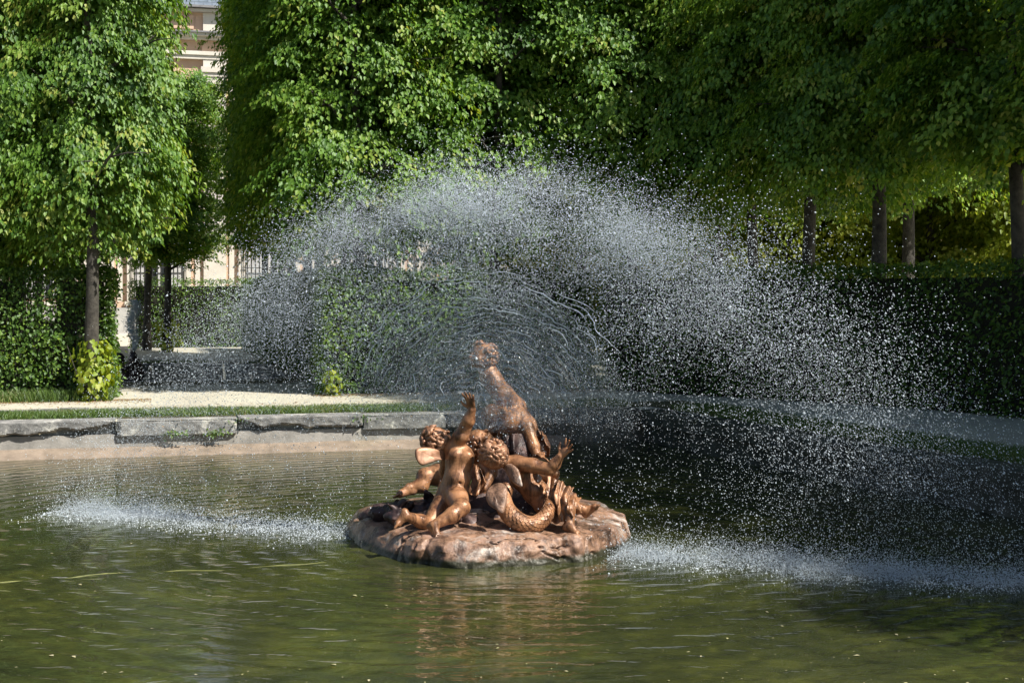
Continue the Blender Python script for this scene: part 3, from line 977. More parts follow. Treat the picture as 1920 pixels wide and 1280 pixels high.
def sprouts(label, base, w, h, n, size, seed):
    r = np.random.default_rng(seed)
    root = empty("basal_sprout", base)
    tag(root, label, "shrub", "sprouts at the feet of lime trees")
    mb = MB()
    for k in range(12):
        x, y = r.normal(0, w * 0.3, 2)
        mb.tube([(base[0] + x * 0.4, base[1] + y * 0.4, base[2]), (base[0] + x, base[1] + y, base[2] + h * 0.5), (base[0] + x * 1.5, base[1] + y * 1.3, base[2] + h * r.uniform(0.8, 1.0))], [0.01, 0.008, 0.004], 5)
    mb.build("stem", M['bark'], root)
    z = r.beta(1.3, 1.3, n) * h
    an = r.uniform(0, 2 * math.pi, n)
    rad = w * (0.3 + 0.6 * r.random(n)) * (0.75 + 0.45 * np.sin(z / h * 3.0)) * (1 + 0.45 * vnoise(np.stack([np.cos(an) * 2, np.sin(an) * 2, z * 5], -1), seed))
    o = np.stack([np.cos(an), np.sin(an), 0 * z], -1)
    pos = np.array(base) + o * rad[:, None] + np.stack([0 * z, 0 * z, z], -1)
    V, T = heart_leaves(pos, o * 0.5 - np.array([0, 0, 0.9]) + r.normal(0, 0.35, (n, 3)), o + np.array([0, 0, 0.45]) + r.normal(0, 0.3, (n, 3)), r.uniform(size * 0.6, size * 1.1, n))
    link("foliage", np_mesh("foliage", V, T, False, np.repeat(r.random(n), 6)), M['sprout_leaf'], root)

b = at(176, 22.95); sprouts("bright yellow-green sprouts at the foot of the slim pale trunk", (b[0], b[1], GZ), 0.30, 1.0, 420, 0.115, 1)
b = at(623, 24.1); sprouts("small yellow-green sprouts at the left corner of the middle hedge", (b[0], b[1], GZ), 0.14, 0.45, 60, 0.11, 2)
b = at(312, 42.0); sprouts("dull green sprouts at the foot of the distant trunk", (b[0], b[1], GZ), 0.36, 1.0, 160, 0.16, 3)
# weeds along the hedge foot
r_ = rng.random((5200, 2)); wp = []
a = np.array(uv(hl1, -4.2, -0.12))
wp = np.stack([a[0] + UX * r_[:, 0] * 4.2 - VX * 0.35 * r_[:, 1] ** 2, a[1] + UY * r_[:, 0] * 4.2 - VY * 0.35 * r_[:, 1] ** 2, np.full(5200, GZ)], -1)
blades("hedge_foot_weeds", wp, 0.06, 0.26, M['grass'])

def litter(name, a, b, wid, n, seed):
    r = np.random.default_rng(seed)
    t, w = r.random(n), r.exponential(wid, n)
    pos = np.stack([a[0] + (b[0] - a[0]) * t - VX * w, a[1] + (b[1] - a[1]) * t - VY * w, np.full(n, GZ + 0.006)], -1)
    an = r.uniform(0, 6.28, n)
    V, T = leaf_arrays(pos, np.stack([np.cos(an), np.sin(an), r.normal(0, .15, n)], -1), np.tile((0, 0, 1.0), (n, 1)) + r.normal(0, .25, (n, 3)), r.uniform(0.02, 0.05, n), 0.3)
    tag(link(name, np_mesh(name, V, T, False, np.repeat(r.random(n), 2)), M['litter']), kind="stuff")
M['litter'] = leaf_mat("fallen_leaf", [(0.0, (0.16, 0.09, 0.045)), (0.6, (0.30, 0.19, 0.10)), (1.0, (0.36, 0.31, 0.13))], trans=0.1, gloss=0.02)
litter("leaf_litter", uv(hl1, -4.2, -0.15), uv(hl1, 0.6, -0.15), 0.28, 2600, 61)
litter("middle_leaf_litter", uv(np.array(hm0), -0.2, -0.1), uv(np.array(hm0), 5.0, -0.1), 0.22, 2200, 62)
litter("path_litter", uv(hl1, -4.2, -1.6), uv(hl1, 8.0, -1.6), 0.7, 700, 63)
Vw, Tw, off = [], [], 0
for px_ in (322, 408, 404, 330, 680, 445):
    r = np.random.default_rng(px_)
    c0 = on_far(px_); base = np.array((c0[0], c0[1], 0.28 if px_ not in (680, 445) else 0.44)); n = 60 if px_ not in (680, 445) else 25
    pos = base + r.normal(0, 1, (n, 3)) * [0.09, 0.02, 0.028] - np.array((n_far[0], n_far[1], 0)) * 0.04
    V, T = leaf_arrays(pos, r.normal(0, .6, (n, 3)) + [0, -.5, -.5], r.normal(0, .5, (n, 3)) + [0, -.6, .7], r.uniform(0.02, 0.045, n), 0.34)
    Vw.append(V); Tw.append(T + off); off += len(V)
Vw, Tw = np.concatenate(Vw), np.concatenate(Tw)
tag(link("kerb_weeds", np_mesh("kerb_weeds", Vw, Tw, False, np.random.default_rng(4).random(len(Tw))), M['hedge_leaf']), kind="stuff")

# ------------------------------------------------------------------ palace behind the garden
F0 = at(225, 51.0)
bld = empty("palace_building", (F0[0], F0[1], GZ), GROT)
tag(bld, "pink and cream palace with slate roof and grilled ground floor windows", "building")
def bpart(name, mat, *boxes):
    mb = MB()
    for bx in boxes: mb.box(*bx)
    me = bpy.data.meshes.new(name); me.from_pydata(mb.v, [], mb.f); me.update()
    o = bpy.data.objects.new(name, me); me.materials.append(mat); col.objects.link(o); o.parent = bld
    return o
def bsub(name, mat, parent, *boxes):
    o = bpart(name, mat, *boxes); o.parent = parent; return o
# local x along the facade, -y towards the viewer, z up from the path
S0, S1 = -14.0, 34.0
bpart("wall", M['pink_stucco'], (S0, S1, 0.0, 14.0, 0, 12.05))
bpart("plinth", M['granite'], (S0 - .1, S1 + .1, -0.22, -0.002, 0, 1.22))
bpart("plinth_step", M['limestone'], (S0 - .2, S1 + .2, -0.75, -0.224, 0, 0.30))
bpart("base_moulding", M['pink_stucco'], (S0, S1, -0.14, -0.003, 1.223, 1.42))
bpart("architrave", M['limestone'], (S0, S1, -0.20, -0.004, 10.22, 10.36), (S0, S1, -0.26, -0.004, 10.363, 10.50))
bpart("cornice", M['limestone'], (S0, S1, -0.30, -0.005, 10.92, 11.02), (S0, S1, -0.48, -0.005, 11.023, 11.13))
bpart("cornice_flashing", M['lead'], (S0, S1, -0.55, -0.006, 11.133, 11.19))
bpart("eaves_cornice", M['limestone'], (S0, S1, -0.30, -0.004, 11.93, 12.03))
bpart("gutter", M['lead'], (S0, S1, -0.46, -0.004, 12.053, 12.13))
mb = MB()
mb.poly([(S0, -0.4, 12.12), (S1, -0.4, 12.12), (S1, 5.2, 17.0), (S0, 5.2, 17.0)])
mb.poly([(S0, 5.2, 17.0), (S1, 5.2, 17.0), (S1, 14.4, 12.12), (S0, 14.4, 12.12)])
mb.poly([(S0, -0.4, 12.1), (S0, 14.4, 12.1), (S0, 5.2, 16.98)]); mb.poly([(S1, -0.4, 12.1), (S1, 5.2, 16.98), (S1, 14.4, 12.1)])
roof = mb.build("roof", M['slate']); roof.parent = bld
# slate courses near the eaves
slate_me = None
mb = MB(); mb.box(-0.15, 0.15, -0.01, 0.3, 0, 0.012)
slate_me = bpy.data.meshes.new("slate"); slate_me.from_pydata(mb.v, [], mb.f); slate_me.materials.append(M['slate'])
sl = math.atan2(17.0 - 12.12, 5.6)
for row in range(5):
    for k in range(14):
        o = bpy.data.objects.new("slate", slate_me); col.objects.link(o); o.parent = roof
        dd = row * 0.22
        o.location = (1.2 + k * 0.31 + 0.155 * (row % 2), -0.42 + dd * math.cos(sl), 12.125 + dd * math.sin(sl) + 0.008)
        o.rotation_euler = (sl - 0.04, 0, 0)
PIT = 3.94
for n in range(-3, 9):
    sw = -2.58 + PIT * n
    if S0 < sw - 1.2 and sw + 1.2 < S1 - 0.5:
        for (z0, z1) in ((1.55, 4.7), (6.0, 9.2)):
            wdo = bpart("window", M['glass'], (sw - 0.86, sw + 0.86, -0.06, -0.008, z0, z1))
            bsub("window_frame", M['limestone'], wdo, (sw - 1.12, sw - 0.863, -0.16, -0.009, z0 - 0.1, z1 + 0.25), (sw + 0.863, sw + 1.12, -0.16, -0.009, z0 - 0.1, z1 + 0.25),
                 (sw - 0.86, sw + 0.86, -0.16, -0.009, z1 + 0.003, z1 + 0.25))
            bsub("window_sill", M['limestone'], wdo, (sw - 1.2, sw + 1.2, -0.26, -0.165, z0 - 0.25, z0 - 0.103))
            bsub("shutter", M['gutter_wood'], wdo, (sw - 0.84, sw - 0.28, -0.085, -0.063, z0 + 0.02, z1 - 0.02), (sw + 0.28, sw + 0.84, -0.085, -0.063, z0 + 0.02, z1 - 0.02),
                 (sw - 0.04, sw + 0.04, -0.08, -0.063, z0, z1))
            if z0 < 3:
                bars = [(sw - 0.95 + 0.145 * j - 0.013, sw - 0.95 + 0.145 * j + 0.013, -0.23, -0.205, z0 - 0.09, z1 + 0.1) for j in range(14)]
                bars += [(sw - 1.0, sw + 1.0, -0.236, -0.202, z, z + 0.03) for z in (z0 + 0.05, z0 + 1.1, z0 + 2.15, z1 - 0.1)]
                bsub("grille", M['iron'], wdo, *bars)
    sp = sw + PIT / 2
    if S0 < sp - 0.8 and sp + 0.8 < S1:
        bpart("pilaster", M['limestone'], (sp - 0.40, sp + 0.40, -0.15, -0.01, 1.43, 9.6))
        bpart("pilaster_base", M['limestone'], (sp - 0.47, sp + 0.47, -0.21, -0.01, 1.225, 1.425))
        bpart("capital", M['limestone'], (sp - 0.44, sp + 0.44, -0.19, -0.01, 9.603, 9.75), (sp - 0.50, sp + 0.50, -0.25, -0.01, 9.753, 9.95), (sp - 0.42, sp + 0.42, -0.17, -0.01, 9.953, 10.215))
        bpart("attic_panel", M['limestone'], (sp - 0.42, sp + 0.42, -0.12, -0.01, 11.2, 11.92))
        bpart("attic_panel", M['pink_stucco'], (sp + 0.75, sp + PIT - 0.75, -0.07, -0.01, 11.32, 11.82))
        bpart("frieze_block", M['pink_stucco'], (sp - 0.46, sp + 0.46, -0.12, -0.01, 10.503, 10.915))
        if sp + PIT < S1:
            bpart("wall_panel", M['limestone'], (sp + 0.52, sp + 0.70, -0.05, -0.01, 1.43, 9.6), (sp + PIT - 0.70, sp + PIT - 0.52, -0.05, -0.01, 1.43, 9.6))


# ------------------------------------------------------------------ signed-distance modelling for the sculpture
class SDF:
    def __init__(self, lo, hi, vox):
        self.lo = np.array(lo, float); self.v = vox
        self.n = np.ceil((np.array(hi) - self.lo) / vox).astype(int) + 1
        self.D = np.full(self.n, 0.5, dtype=np.float32)

    def _box(self, lo, hi):
        i0 = np.clip(np.floor((lo - self.lo) / self.v).astype(int), 0, self.n - 1)
        i1 = np.clip(np.ceil((hi - self.lo) / self.v).astype(int) + 1, 1, self.n)
        if np.any(i1 <= i0): return None
        sl = tuple(slice(a, b) for a, b in zip(i0, i1))
        g = np.meshgrid(*[self.lo[k] + self.v * np.arange(i0[k], i1[k]) for k in range(3)], indexing='ij')
        return sl, np.stack(g, -1)

    def _join(self, sl, d, k, sub=False):
        a = self.D[sl]
        if sub:
            d = -d
            h = np.clip(0.5 - 0.5 * (a - d) / k, 0, 1)
            self.D[sl] = a + (d - a) * h + k * h * (1 - h)
        else:
            h = np.clip(0.5 + 0.5 * (d - a) / k, 0, 1)
            self.D[sl] = d + (a - d) * h - k * h * (1 - h)

    def cap(self, p0, p1, r0, r1=None, k=0.02, sub=False):
        p0, p1 = np.array(p0, float), np.array(p1, float)
        r1 = r0 if r1 is None else r1
        mg = max(r0, r1) + k * 2 + 2 * self.v
        b = self._box(np.minimum(p0, p1) - mg, np.maximum(p0, p1) + mg)
        if b is None: return
        sl, g = b
        d = p1 - p0; L2 = max(d @ d, 1e-9)
        t = np.clip(((g - p0) @ d) / L2, 0, 1)
        dist = np.linalg.norm(g - p0 - t[..., None] * d, axis=-1) - (r0 + (r1 - r0) * t)
        self._join(sl, dist, k, sub)

    def chain(self, pts, rads, k=0.02):
        for i in range(len(pts) - 1):
            self.cap(pts[i], pts[i + 1], rads[i], rads[i + 1], k)

    def ell(self, c, rad, frame=None, k=0.02, sub=False):
        c = np.array(c, float); rad = np.array(rad, float)
        mg = rad.max() + 2 * k + 2 * self.v
        b = self._box(c - mg, c + mg)
        if b is None: return
        sl, g = b
        q = g - c
        if frame is not None:
            q = q @ np.array(frame).T
        k0 = np.linalg.norm(q / rad, axis=-1); k1 = np.linalg.norm(q / rad ** 2, axis=-1)
        self._join(sl, k0 * (k0 - 1) / np.maximum(k1, 1e-6), k, sub)

    def noise(self, scale, amp, seed=0):
        g = np.meshgrid(*[self.lo[k] + self.v * np.arange(self.n[k]) for k in range(3)], indexing='ij')
        near = np.abs(self.D) < amp * 2 + 2 * self.v
        pts = np.stack([a[near] for a in g], -1)
        self.D[near] += amp * fbm(pts * scale, seed)

    def mesh(self, name):
        D = self.D
        ins = D < 0
        nx, ny, nz = D.shape
        cnt = np.zeros((nx - 1, ny - 1, nz - 1), np.int8)
        for dx in (0, 1):
            for dy in (0, 1):
                for dz in (0, 1):
                    cnt += ins[dx:nx - 1 + dx, dy:ny - 1 + dy, dz:nz - 1 + dz]
        act = (cnt > 0) & (cnt < 8)
        ci = np.argwhere(act)
        vid = np.full(act.shape, -1, np.int64); vid[act] = np.arange(len(ci))
        acc = np.zeros((len(ci), 3)); num = np.zeros(len(ci))
        cr = [(0, 0, 0), (1, 0, 0), (0, 1, 0), (1, 1, 0), (0, 0, 1), (1, 0, 1), (0, 1, 1), (1, 1, 1)]
        vals = np.stack([D[ci[:, 0] + a, ci[:, 1] + b, ci[:, 2] + c] for a, b, c in cr], 1)
        for i in range(8):
            for ax in range(3):
                j = i | (1 << ax)
                if j == i: continue
                a, b = vals[:, i], vals[:, j]
                m_ = (a < 0) != (b < 0)
                t = np.where(m_, a / np.where(np.abs(a - b) < 1e-9, 1, a - b), 0)
                p = np.array(cr[i], float)[None] + np.eye(3)[ax][None] * t[:, None]
                acc += p * m_[:, None]; num += m_
        V = self.lo + self.v * (ci + acc / num[:, None])
        quads = []
        for ax in range(3):
            o1, o2 = [(1, 2), (2, 0), (0, 1)][ax]
            s0 = [slice(1, -1)] * 3; s1 = [slice(1, -1)] * 3
            s0[ax] = slice(0, -1); s1[ax] = slice(1, None)
            A_, B_ = ins[tuple(s0)], ins[tuple(s1)]
            e = np.argwhere(A_ != B_)
            if len(e) == 0: continue
            pol = A_[tuple(e.T)]
            e = e + 1; e[:, ax] -= 1
            u1 = np.zeros(3, int); u1[o1] = 1; u2 = np.zeros(3, int); u2[o2] = 1
            q = [vid[tuple((e - d).T)] for d in (u1 * 0, u1, u1 + u2, u2)]
            q = np.stack(q, 1)
            q[~pol] = q[~pol][:, ::-1]
            quads.append(q)
        Q = np.concatenate(quads)
        Q = Q[(Q >= 0).all(1)]
        return np_mesh(name, V, Q, True)


def frame_from(face, up):
    f = nrm(np.array(face, float)); u = np.array(up, float); u = nrm(u - f * (u @ f)); r = np.cross(f, u)
    return f, u, r


def head(S, c, face, up, R):
    f, u, r = frame_from(face, up)
    fr = np.stack([r, f, u])
    k = 0.016
    S.ell(c + u * .14 * R - f * .10 * R, (.80 * R, .95 * R, .88 * R), fr, k)
    S.ell(c + f * .34 * R - u * .38 * R, (.56 * R, .52 * R, .50 * R), fr, k)
    S.ell(c + f * .62 * R - u * .70 * R, (.22 * R, .20 * R, .17 * R), fr, k)             # chin
    for s in (-1, 1):
        S.ell(c + f * .55 * R + r * s * .36 * R - u * .26 * R, (.32 * R, .26 * R, .30 * R), fr, k)   # cheek
        S.ell(c + f * .84 * R + r * s * .32 * R + u * .04 * R, (.17 * R, .10 * R, .11 * R), fr, .01, sub=True)
        S.ell(c + f * .72 * R + r * s * .32 * R + u * .03 * R, (.14 * R, .12 * R, .10 * R), fr, .006)
        S.ell(c + r * s * .80 * R - f * .02 * R - u * .08 * R, (.09 * R, .17 * R, .26 * R), fr, .01)  # ear
    S.cap(c + f * .84 * R + u * .12 * R, c + f * 1.02 * R - u * .16 * R, .07 * R, .13 * R, .012)      # nose
    S.ell(c + f * .86 * R - u * .40 * R, (.24 * R, .12 * R, .08 * R), fr, .008)                       # lips
    S.ell(c + f * .84 * R - u * .52 * R, (.18 * R, .11 * R, .07 * R), fr, .008)


def hand(S, wrist, d, palm, side, sc=1.0, curl=0.35, spread=0.28):
    """d along the hand, palm = palm normal, side = towards the thumb"""
    d = nrm(np.array(d, float)); palm = np.array(palm, float); palm = nrm(palm - d * (palm @ d)); th = np.cross(d, palm)
    if th @ np.array(side, float) < 0: th = -th
    w = np.array(wrist, float)
    S.ell(w + d * .042 * sc, (.034 * sc, .042 * sc, .016 * sc), np.stack([th, d, palm]), .012)
    ln = [.058, .066, .062, .048]
    for i, l in enumerate(ln):
        o = (1.5 - i) * .0185 * sc
        b = w + d * (.074 * sc) + th * o
        dd = nrm(d + th * (1.5 - i) * spread * .5)
        m = b + (dd + palm * curl * .5) * l * .5 * sc
        e = m + (dd * .9 + palm * (curl * 1.1 + .06 * i)) * l * .5 * sc
        S.cap(w + d * .045 * sc + th * o * .8, b, .0095 * sc, .0088 * sc, .006)
        S.cap(b, m, .0088 * sc, .0080 * sc, .002); S.cap(m, e, .0080 * sc, .0068 * sc, .002)
    b = w + d * .022 * sc + th * .024 * sc
    m = b + nrm(th * .9 + d * .6 + palm * .25) * .036 * sc
    S.cap(w + d * .012 * sc, b, .014 * sc, .013 * sc, .01)
    S.cap(b, m, .0125 * sc, .0105 * sc, .006); S.cap(m, m + nrm(th * .45 + d + palm * .2) * .03 * sc, .0105 * sc, .008 * sc, .004)


def foot(S, ankle, toe, sole, sc=1.0):
    """toe = direction heel to toe, sole = direction out of the sole"""
    t = nrm(np.array(toe, float)); s = np.array(sole, float); s = nrm(s - t * (s @ t)); x = np.cross(t, s)
    a = np.array(ankle, float)
    heel = a - t * .022 * sc + s * .028 * sc
    ball = a + t * .088 * sc + s * .034 * sc
    S.cap(a, heel, .033 * sc, .030 * sc, .015)
    S.cap(heel, ball, .028 * sc, .026 * sc, .02); S.cap(a, ball - s * .008, .032 * sc, .022 * sc, .02)
    S.cap(ball - x * .018 * sc, ball + x * .018 * sc, .022 * sc, .022 * sc, .015)
    for i in range(5):
        o = (i - 2) * .0155 * sc
        p = ball + x * o + t * .012 * sc
        S.cap(p, p + t * (.036 - .0035 * abs(i - 1)) * sc + s * .006 * sc, (.0125 if i == 0 else .0100) * sc, (.0115 if i == 0 else .0088) * sc, .004)


def hair(name, parent, c, face, up, R, seed, n=70):
    """curly locks laid over the skull"""
    f, u, r = frame_from(face, up)
    rd = np.random.default_rng(seed)
    mb = MB()
    k = 0
    while k < n:
        q = nrm(rd.normal(0, 1, 3))
        if q @ f > 0.52 - 0.25 * (q @ u) or q @ u < -0.72: continue
        k += 1
        start = q
        t = nrm(np.cross(q, rd.normal(0, 1, 3)) * 0.55 - u * 0.8 + f * rd.uniform(-.5, .4))
        t = nrm(t - q * (t @ q)); b = np.cross(q, t)
        L = rd.uniform(0.45, 0.8) * R; ph = rd.uniform(0, 6.28); am = rd.uniform(0.10, 0.2) * R
        pts, rads = [], []
        for j in range(9):
            s = j / 8
            w = nrm(q + t * (s * L / R) + b * (am / R) * math.sin(ph + s * 6.0))
            lift = 1.0 + 0.12 * math.sin(s * 3.0) + (0.10 if s > 0.8 else 0)
            base = c + u * .12 * R - f * .10 * R
            loc = (r * (w @ r) * .84 + f * (w @ f) * .97 + u * (w @ u) * .92) * R * lift
            pts.append(base + loc)
            rads.append(R * (0.05 + 0.115 * math.sin(math.pi * min(0.94, 0.12 + s * 0.9))))
        mb.tube(pts, rads, 7)
    o = mb.build(name, M['bronze_hair'], parent, True)
    return o


def plate(name, parent, outline, thick, mat, normal, bow=0.0, ribs=0, nr=10):
    """thick, slightly bowed plate with rounded rim from an outline of 3-D points"""
    P0 = np.array(outline); n = nrm(np.array(normal, float))
    # densify outline (Catmull-Rom)
    m_ = len(P0); pts = []
    for i in range(m_):
        a, b, c, d = (P0[(i + k - 1) % m_] for k in range(4))
        for t in np.linspace(0, 1, 6, endpoint=False):
            pts.append(0.5 * ((2 * b) + (-a + c) * t + (2 * a - 5 * b + 4 * c - d) * t * t + (-a + 3 * b - 3 * c + d) * t ** 3))
    pts = np.array(pts); c = pts.mean(0); K = len(pts)
    V = []; prof = []
    for j in range(nr + 1):
        s = j / nr; prof.append((s, thick * .5 * math.sqrt(max(0, 1 - s ** 6)) if s < 1 else 0))
    def ring(s, h):
        q = c + (pts - c) * s
        ang = np.arange(K) / K * 2 * math.pi
        rib = ribs and 0.35 * thick * np.sin(ang * ribs) * s * (1 - s ** 4)
        return q + n * (h + bow * (1 - s * s)) + n * (rib[:, None] if ribs else 0)
    for s, h in prof: V.append(ring(s, h))
    for s, h in reversed(prof[:-1]): V.append(ring(s, -h))
    V = np.concatenate(V); R_ = 2 * nr + 1
    Q = [(i * K + k, i * K + (k + 1) % K, (i + 1) * K + (k + 1) % K, (i + 1) * K + k) for i in range(R_ - 1) for k in range(K)]
    return link(name, np_mesh(name, V, np.array(Q), True), mat, parent)


# ------------------------------------------------------------------ the sculpture
sculpt = empty("fountain_sculpture", (-0.2, 12.75, 0.0))
tag(sculpt, "copper coloured bronze group of winged putti on a rock in the pool", "sculpture")

# rock slab
OUT = [(650, 1000), (700, 1032), (755, 1054), (800, 1058), (850, 1068), (930, 1062), (1000, 1060), (1060, 1055), (1110, 1049), (1150, 1040), (1183, 1024)]
oc = np.array((-0.2, 12.75))
opts = []
for px, py in OUT:
    d = F * CAMZ / (py - HORIZON); opts.append(((px - 960) * d / F, d))
opts += [(1.08, 13.0), (0.92, 13.6), (0.4, 14.1), (-0.4, 14.2), (-1.1, 14.0), (-1.6, 13.5)]
opts = np.array(opts) - oc
oang = np.arctan2(opts[:, 1], opts[:, 0]); orad = np.hypot(opts[:, 0], opts[:, 1])
od = np.argsort(oang); oang, orad = oang[od], orad[od]
NA, NR = 420, 90
th = np.linspace(-math.pi, math.pi, NA, endpoint=False)
R0 = np.interp(th, np.concatenate([oang - 2 * math.pi, oang, oang + 2 * math.pi]), np.tile(orad, 3))
prof_t = np.array([0, .08, .16, .24, .32, .40, .50, .62, .75, .88, 1.0])
prof_f = np.array([1.02, 1.01, 1.0, .99, .975, .945, .87, .72, .48, .22, 0.02])
prof_z = np.array([-.25, -.03, .055, .11, .152, .185, .212, .245, .30, .35, .37])
V = []
for j in range(NR):
    t = j / (NR - 1)
    fr_, z = np.interp(t, prof_t, prof_f), np.interp(t, prof_t, prof_z)
    V.append(np.stack([oc[0] + np.cos(th) * R0 * fr_, oc[1] + np.sin(th) * R0 * fr_, np.full(NA, z)], -1))
V = np.concatenate(V)
rim = np.clip(1 - np.abs(V[:, 2] - 0.11) / 0.2, 0, 1)
rv = nrm(np.stack([V[:, 0] - oc[0], V[:, 1] - oc[1], 0 * V[:, 0]], -1))
tt = np.tile(th, NR)
fold = np.stack([np.cos(tt) * 6.5, np.sin(tt) * 6.5, V[:, 2] * 0.9], -1)
dsp = 0.055 * fbm(fold, 5, 3) + 0.05 * fbm(V * [2.6, 2.6, 5.0], 6, 3) + 0.012 * fbm(V * 16, 8, 2)
ridge = np.abs(vnoise(np.stack([np.cos(tt) * 5 + V[:, 2] * 1.6, np.sin(tt) * 5, 0 * tt], -1), 12))
dsp = dsp - 0.05 * np.clip(1 - ridge / 0.10, 0, 1)
V = V + rv * (dsp * (0.35 + 0.65 * rim))[:, None]
V[:, 2] += (0.05 * fbm(V * [3, 3, 0], 9, 3) + 0.010 * fbm(V * 14, 10, 2)) * np.clip(V[:, 2] / 0.2, 0, 1)
rk = np.random.default_rng(19)
for k in range(46):
    ph_, tl = rk.uniform(-math.pi, math.pi), rk.uniform(-0.25, 0.55)
    n_ = np.array((math.cos(ph_) * math.cos(tl), math.sin(ph_) * math.cos(tl), math.sin(tl)))
    hgt = V @ n_
    dr = np.clip(hgt - (hgt.max() - rk.uniform(0.01, 0.07)), 0, None)
    V = V - n_ * (dr * 0.92)[:, None]
V = V + rv * (0.016 * fbm(V * [9, 9, 16], 21, 3))[:, None]
crk = np.abs(fbm(V * [2.2, 2.2, 1.2] + 0.35 * vnoise(V * 6, 31)[:, None], 33, 2))
V = V - rv * (0.045 * np.clip(1 - crk / 0.035, 0, 1) * np.clip(rim * 2, 0, 1))[:, None]
V[:, 2] -= 0.05 * np.clip(-(V[:, 0] + 0.6) / 0.9, 0, 1) * np.clip(V[:, 2] / 0.2, 0, 1)
V[:, 2] += 0.012 * fbm(V * 7, 22, 3) * np.clip(V[:, 2] / 0.1, 0, 1)
Q = np.array([(j * NA + k, j * NA + (k + 1) % NA, (j + 1) * NA + (k + 1) % NA, (j + 1) * NA + k) for j in range(NR - 1) for k in range(NA)])
link("rock_base", np_mesh("rock_base", V, Q, True), M['bronze_rock'], sculpt)


def sdf_part(name, fn, lo, hi, vox, mat, label=None, nz=None, parent=sculpt):
    S = SDF(lo, hi, vox)
    fn(S)
    if nz: S.noise(*nz)
    o = link(name, S.mesh(name), mat, parent)
    if label: o["label"] = label
    return o

# central mound that carries the figures, and dark rubble on the left
def mound(S):
    for px, py, d, r in ((905, 960, 12.5, .24), (960, 930, 12.75, .26), (1000, 960, 12.6, .24), (850, 960, 12.6, .20), (960, 880, 12.95, .19),
                         (935, 900, 12.8, .2), (1000, 900, 12.9, .18), (1040, 975, 12.5, .18), (930, 985, 12.2, .12), (880, 985, 12.1, .1)):
        S.ell(P(px, py, d), (r, r * .9, r * .95), None, .08)
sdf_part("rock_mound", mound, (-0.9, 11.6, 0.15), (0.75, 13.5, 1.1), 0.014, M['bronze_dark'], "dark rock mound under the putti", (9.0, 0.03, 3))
def rubble(S):
    for px, py, d, r in ((720, 962, 12.6, .11), (755, 955, 12.5, .12), (790, 958, 12.4, .12), (825, 955, 12.4, .12), (745, 968, 12.2, .09), (800, 972, 12.1, .09), (840, 940, 12.5, .11), (695, 968, 12.8, .09), (842, 970, 12.0, .07)):
        S.ell(P(px, py, d), (r * 1.3, r, r * .7), None, .05)
    for px, py, px2, py2, d in ((752, 945, 762, 938, 12.3), (768, 948, 775, 943, 12.3), (800, 930, 797, 921, 12.4), (812, 935, 806, 925, 12.4), (740, 955, 728, 945, 12.2)):
        S.cap(P(px, py, d), P(px2, py2, d - .05), .03, .008, .02)
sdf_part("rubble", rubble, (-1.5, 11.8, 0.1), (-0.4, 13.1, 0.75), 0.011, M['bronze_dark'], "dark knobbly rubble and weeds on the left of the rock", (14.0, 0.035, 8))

# putto with raised arm (left)
def figA(S):
    pel, bel, che = P(850, 918, 12.15), P(858, 893, 12.13), P(862, 860, 12.16)
    S.ell(pel, (.115, .105, .105), None, .04)
    S.cap(pel, bel, .108, .105, .05); S.cap(bel, che, .105, .112, .05)
    S.ell(che + [0, -.02, .0], (.122, .10, .115), None, .04)
    S.ell(P(853, 852, 12.07), (.055, .04, .05), None, .03); S.ell(P(875, 856, 12.07), (.055, .04, .05), None, .03)
    S.ell(P(862, 900, 12.05), (.075, .05, .075), None, .03)
    S.ell(P(862, 905, 12.0), (.012, .02, .012), None, .012, sub=True)
    # raised arm
    sh, el, wr = P(853, 836, 12.15), P(872, 801, 12.08), P(885, 768, 12.02)
    S.cap(P(868, 852, 12.15), sh, .075, .068, .035)
    S.chain([sh, (sh + el) / 2 + [.01, -.01, .01], el], [.068, .064, .052], .025)
    S.chain([el, el * .6 + wr * .4 + [.006, -.006, 0], wr], [.053, .054, .034], .02)
    hand(S, wr, P(879, 740, 11.98) - wr, (-.5, -.85, 0.1), (-1, 0, 0.2), 1.2, .22, .45)
    # other arm, behind
    s2, e2, w2 = P(840, 846, 12.26), P(834, 884, 12.42), P(846, 915, 12.40)
    S.chain([s2, e2, w2], [.06, .048, .036], .025)
    hand(S, w2, (.5, .1, -.8), (0, 1, 0), (0, -1, 0), .95)
    # neck and head turned up to the right
    hc = P(819, 823, 12.2)
    S.cap(P(846, 842, 12.17), P(830, 830, 12.2), .06, .055, .03)
    head(S, hc, HA_F, HA_U, .112)
    # legs
    kn, an = P(866, 951, 11.84), P(813, 984, 11.72)
    S.chain([pel + [.03, -.03, -.02], (pel + kn) / 2 + [.0, -.02, 0], kn], [.10, .088, .068], .03)
    S.chain([kn, kn * .65 + an * .35 + [0, -.012, -.012], an], [.066, .064, .038], .025)
    foot(S, an, P(826, 1000, 11.66) - an, (-.35, .1, -.9), 1.0)
    k2, a2 = P(806, 981, 11.98), P(762, 967, 11.78)
    S.chain([pel + [-.05, .03, -.03], k2], [.09, .064], .03)
    S.chain([k2, k2 * .6 + a2 * .4 + [0, 0, -.005], a2], [.062, .057, .036], .025)
    foot(S, a2, P(745, 1000, 11.74) - a2, (-.9, -.1, -.2), 1.0)
HA_F, HA_U = np.array((.72, .12, .62)), np.array((-.55, -.15, .75))
fa = sdf_part("putto_figure", figA, (-1.12, 11.5, 0.12), (-0.2, 12.65, 1.46), 0.0062, M['bronze'], "putto with one arm raised and head thrown back")
hair("hair", fa, P(819, 823, 12.2), HA_F, HA_U, .112, 3, 95)
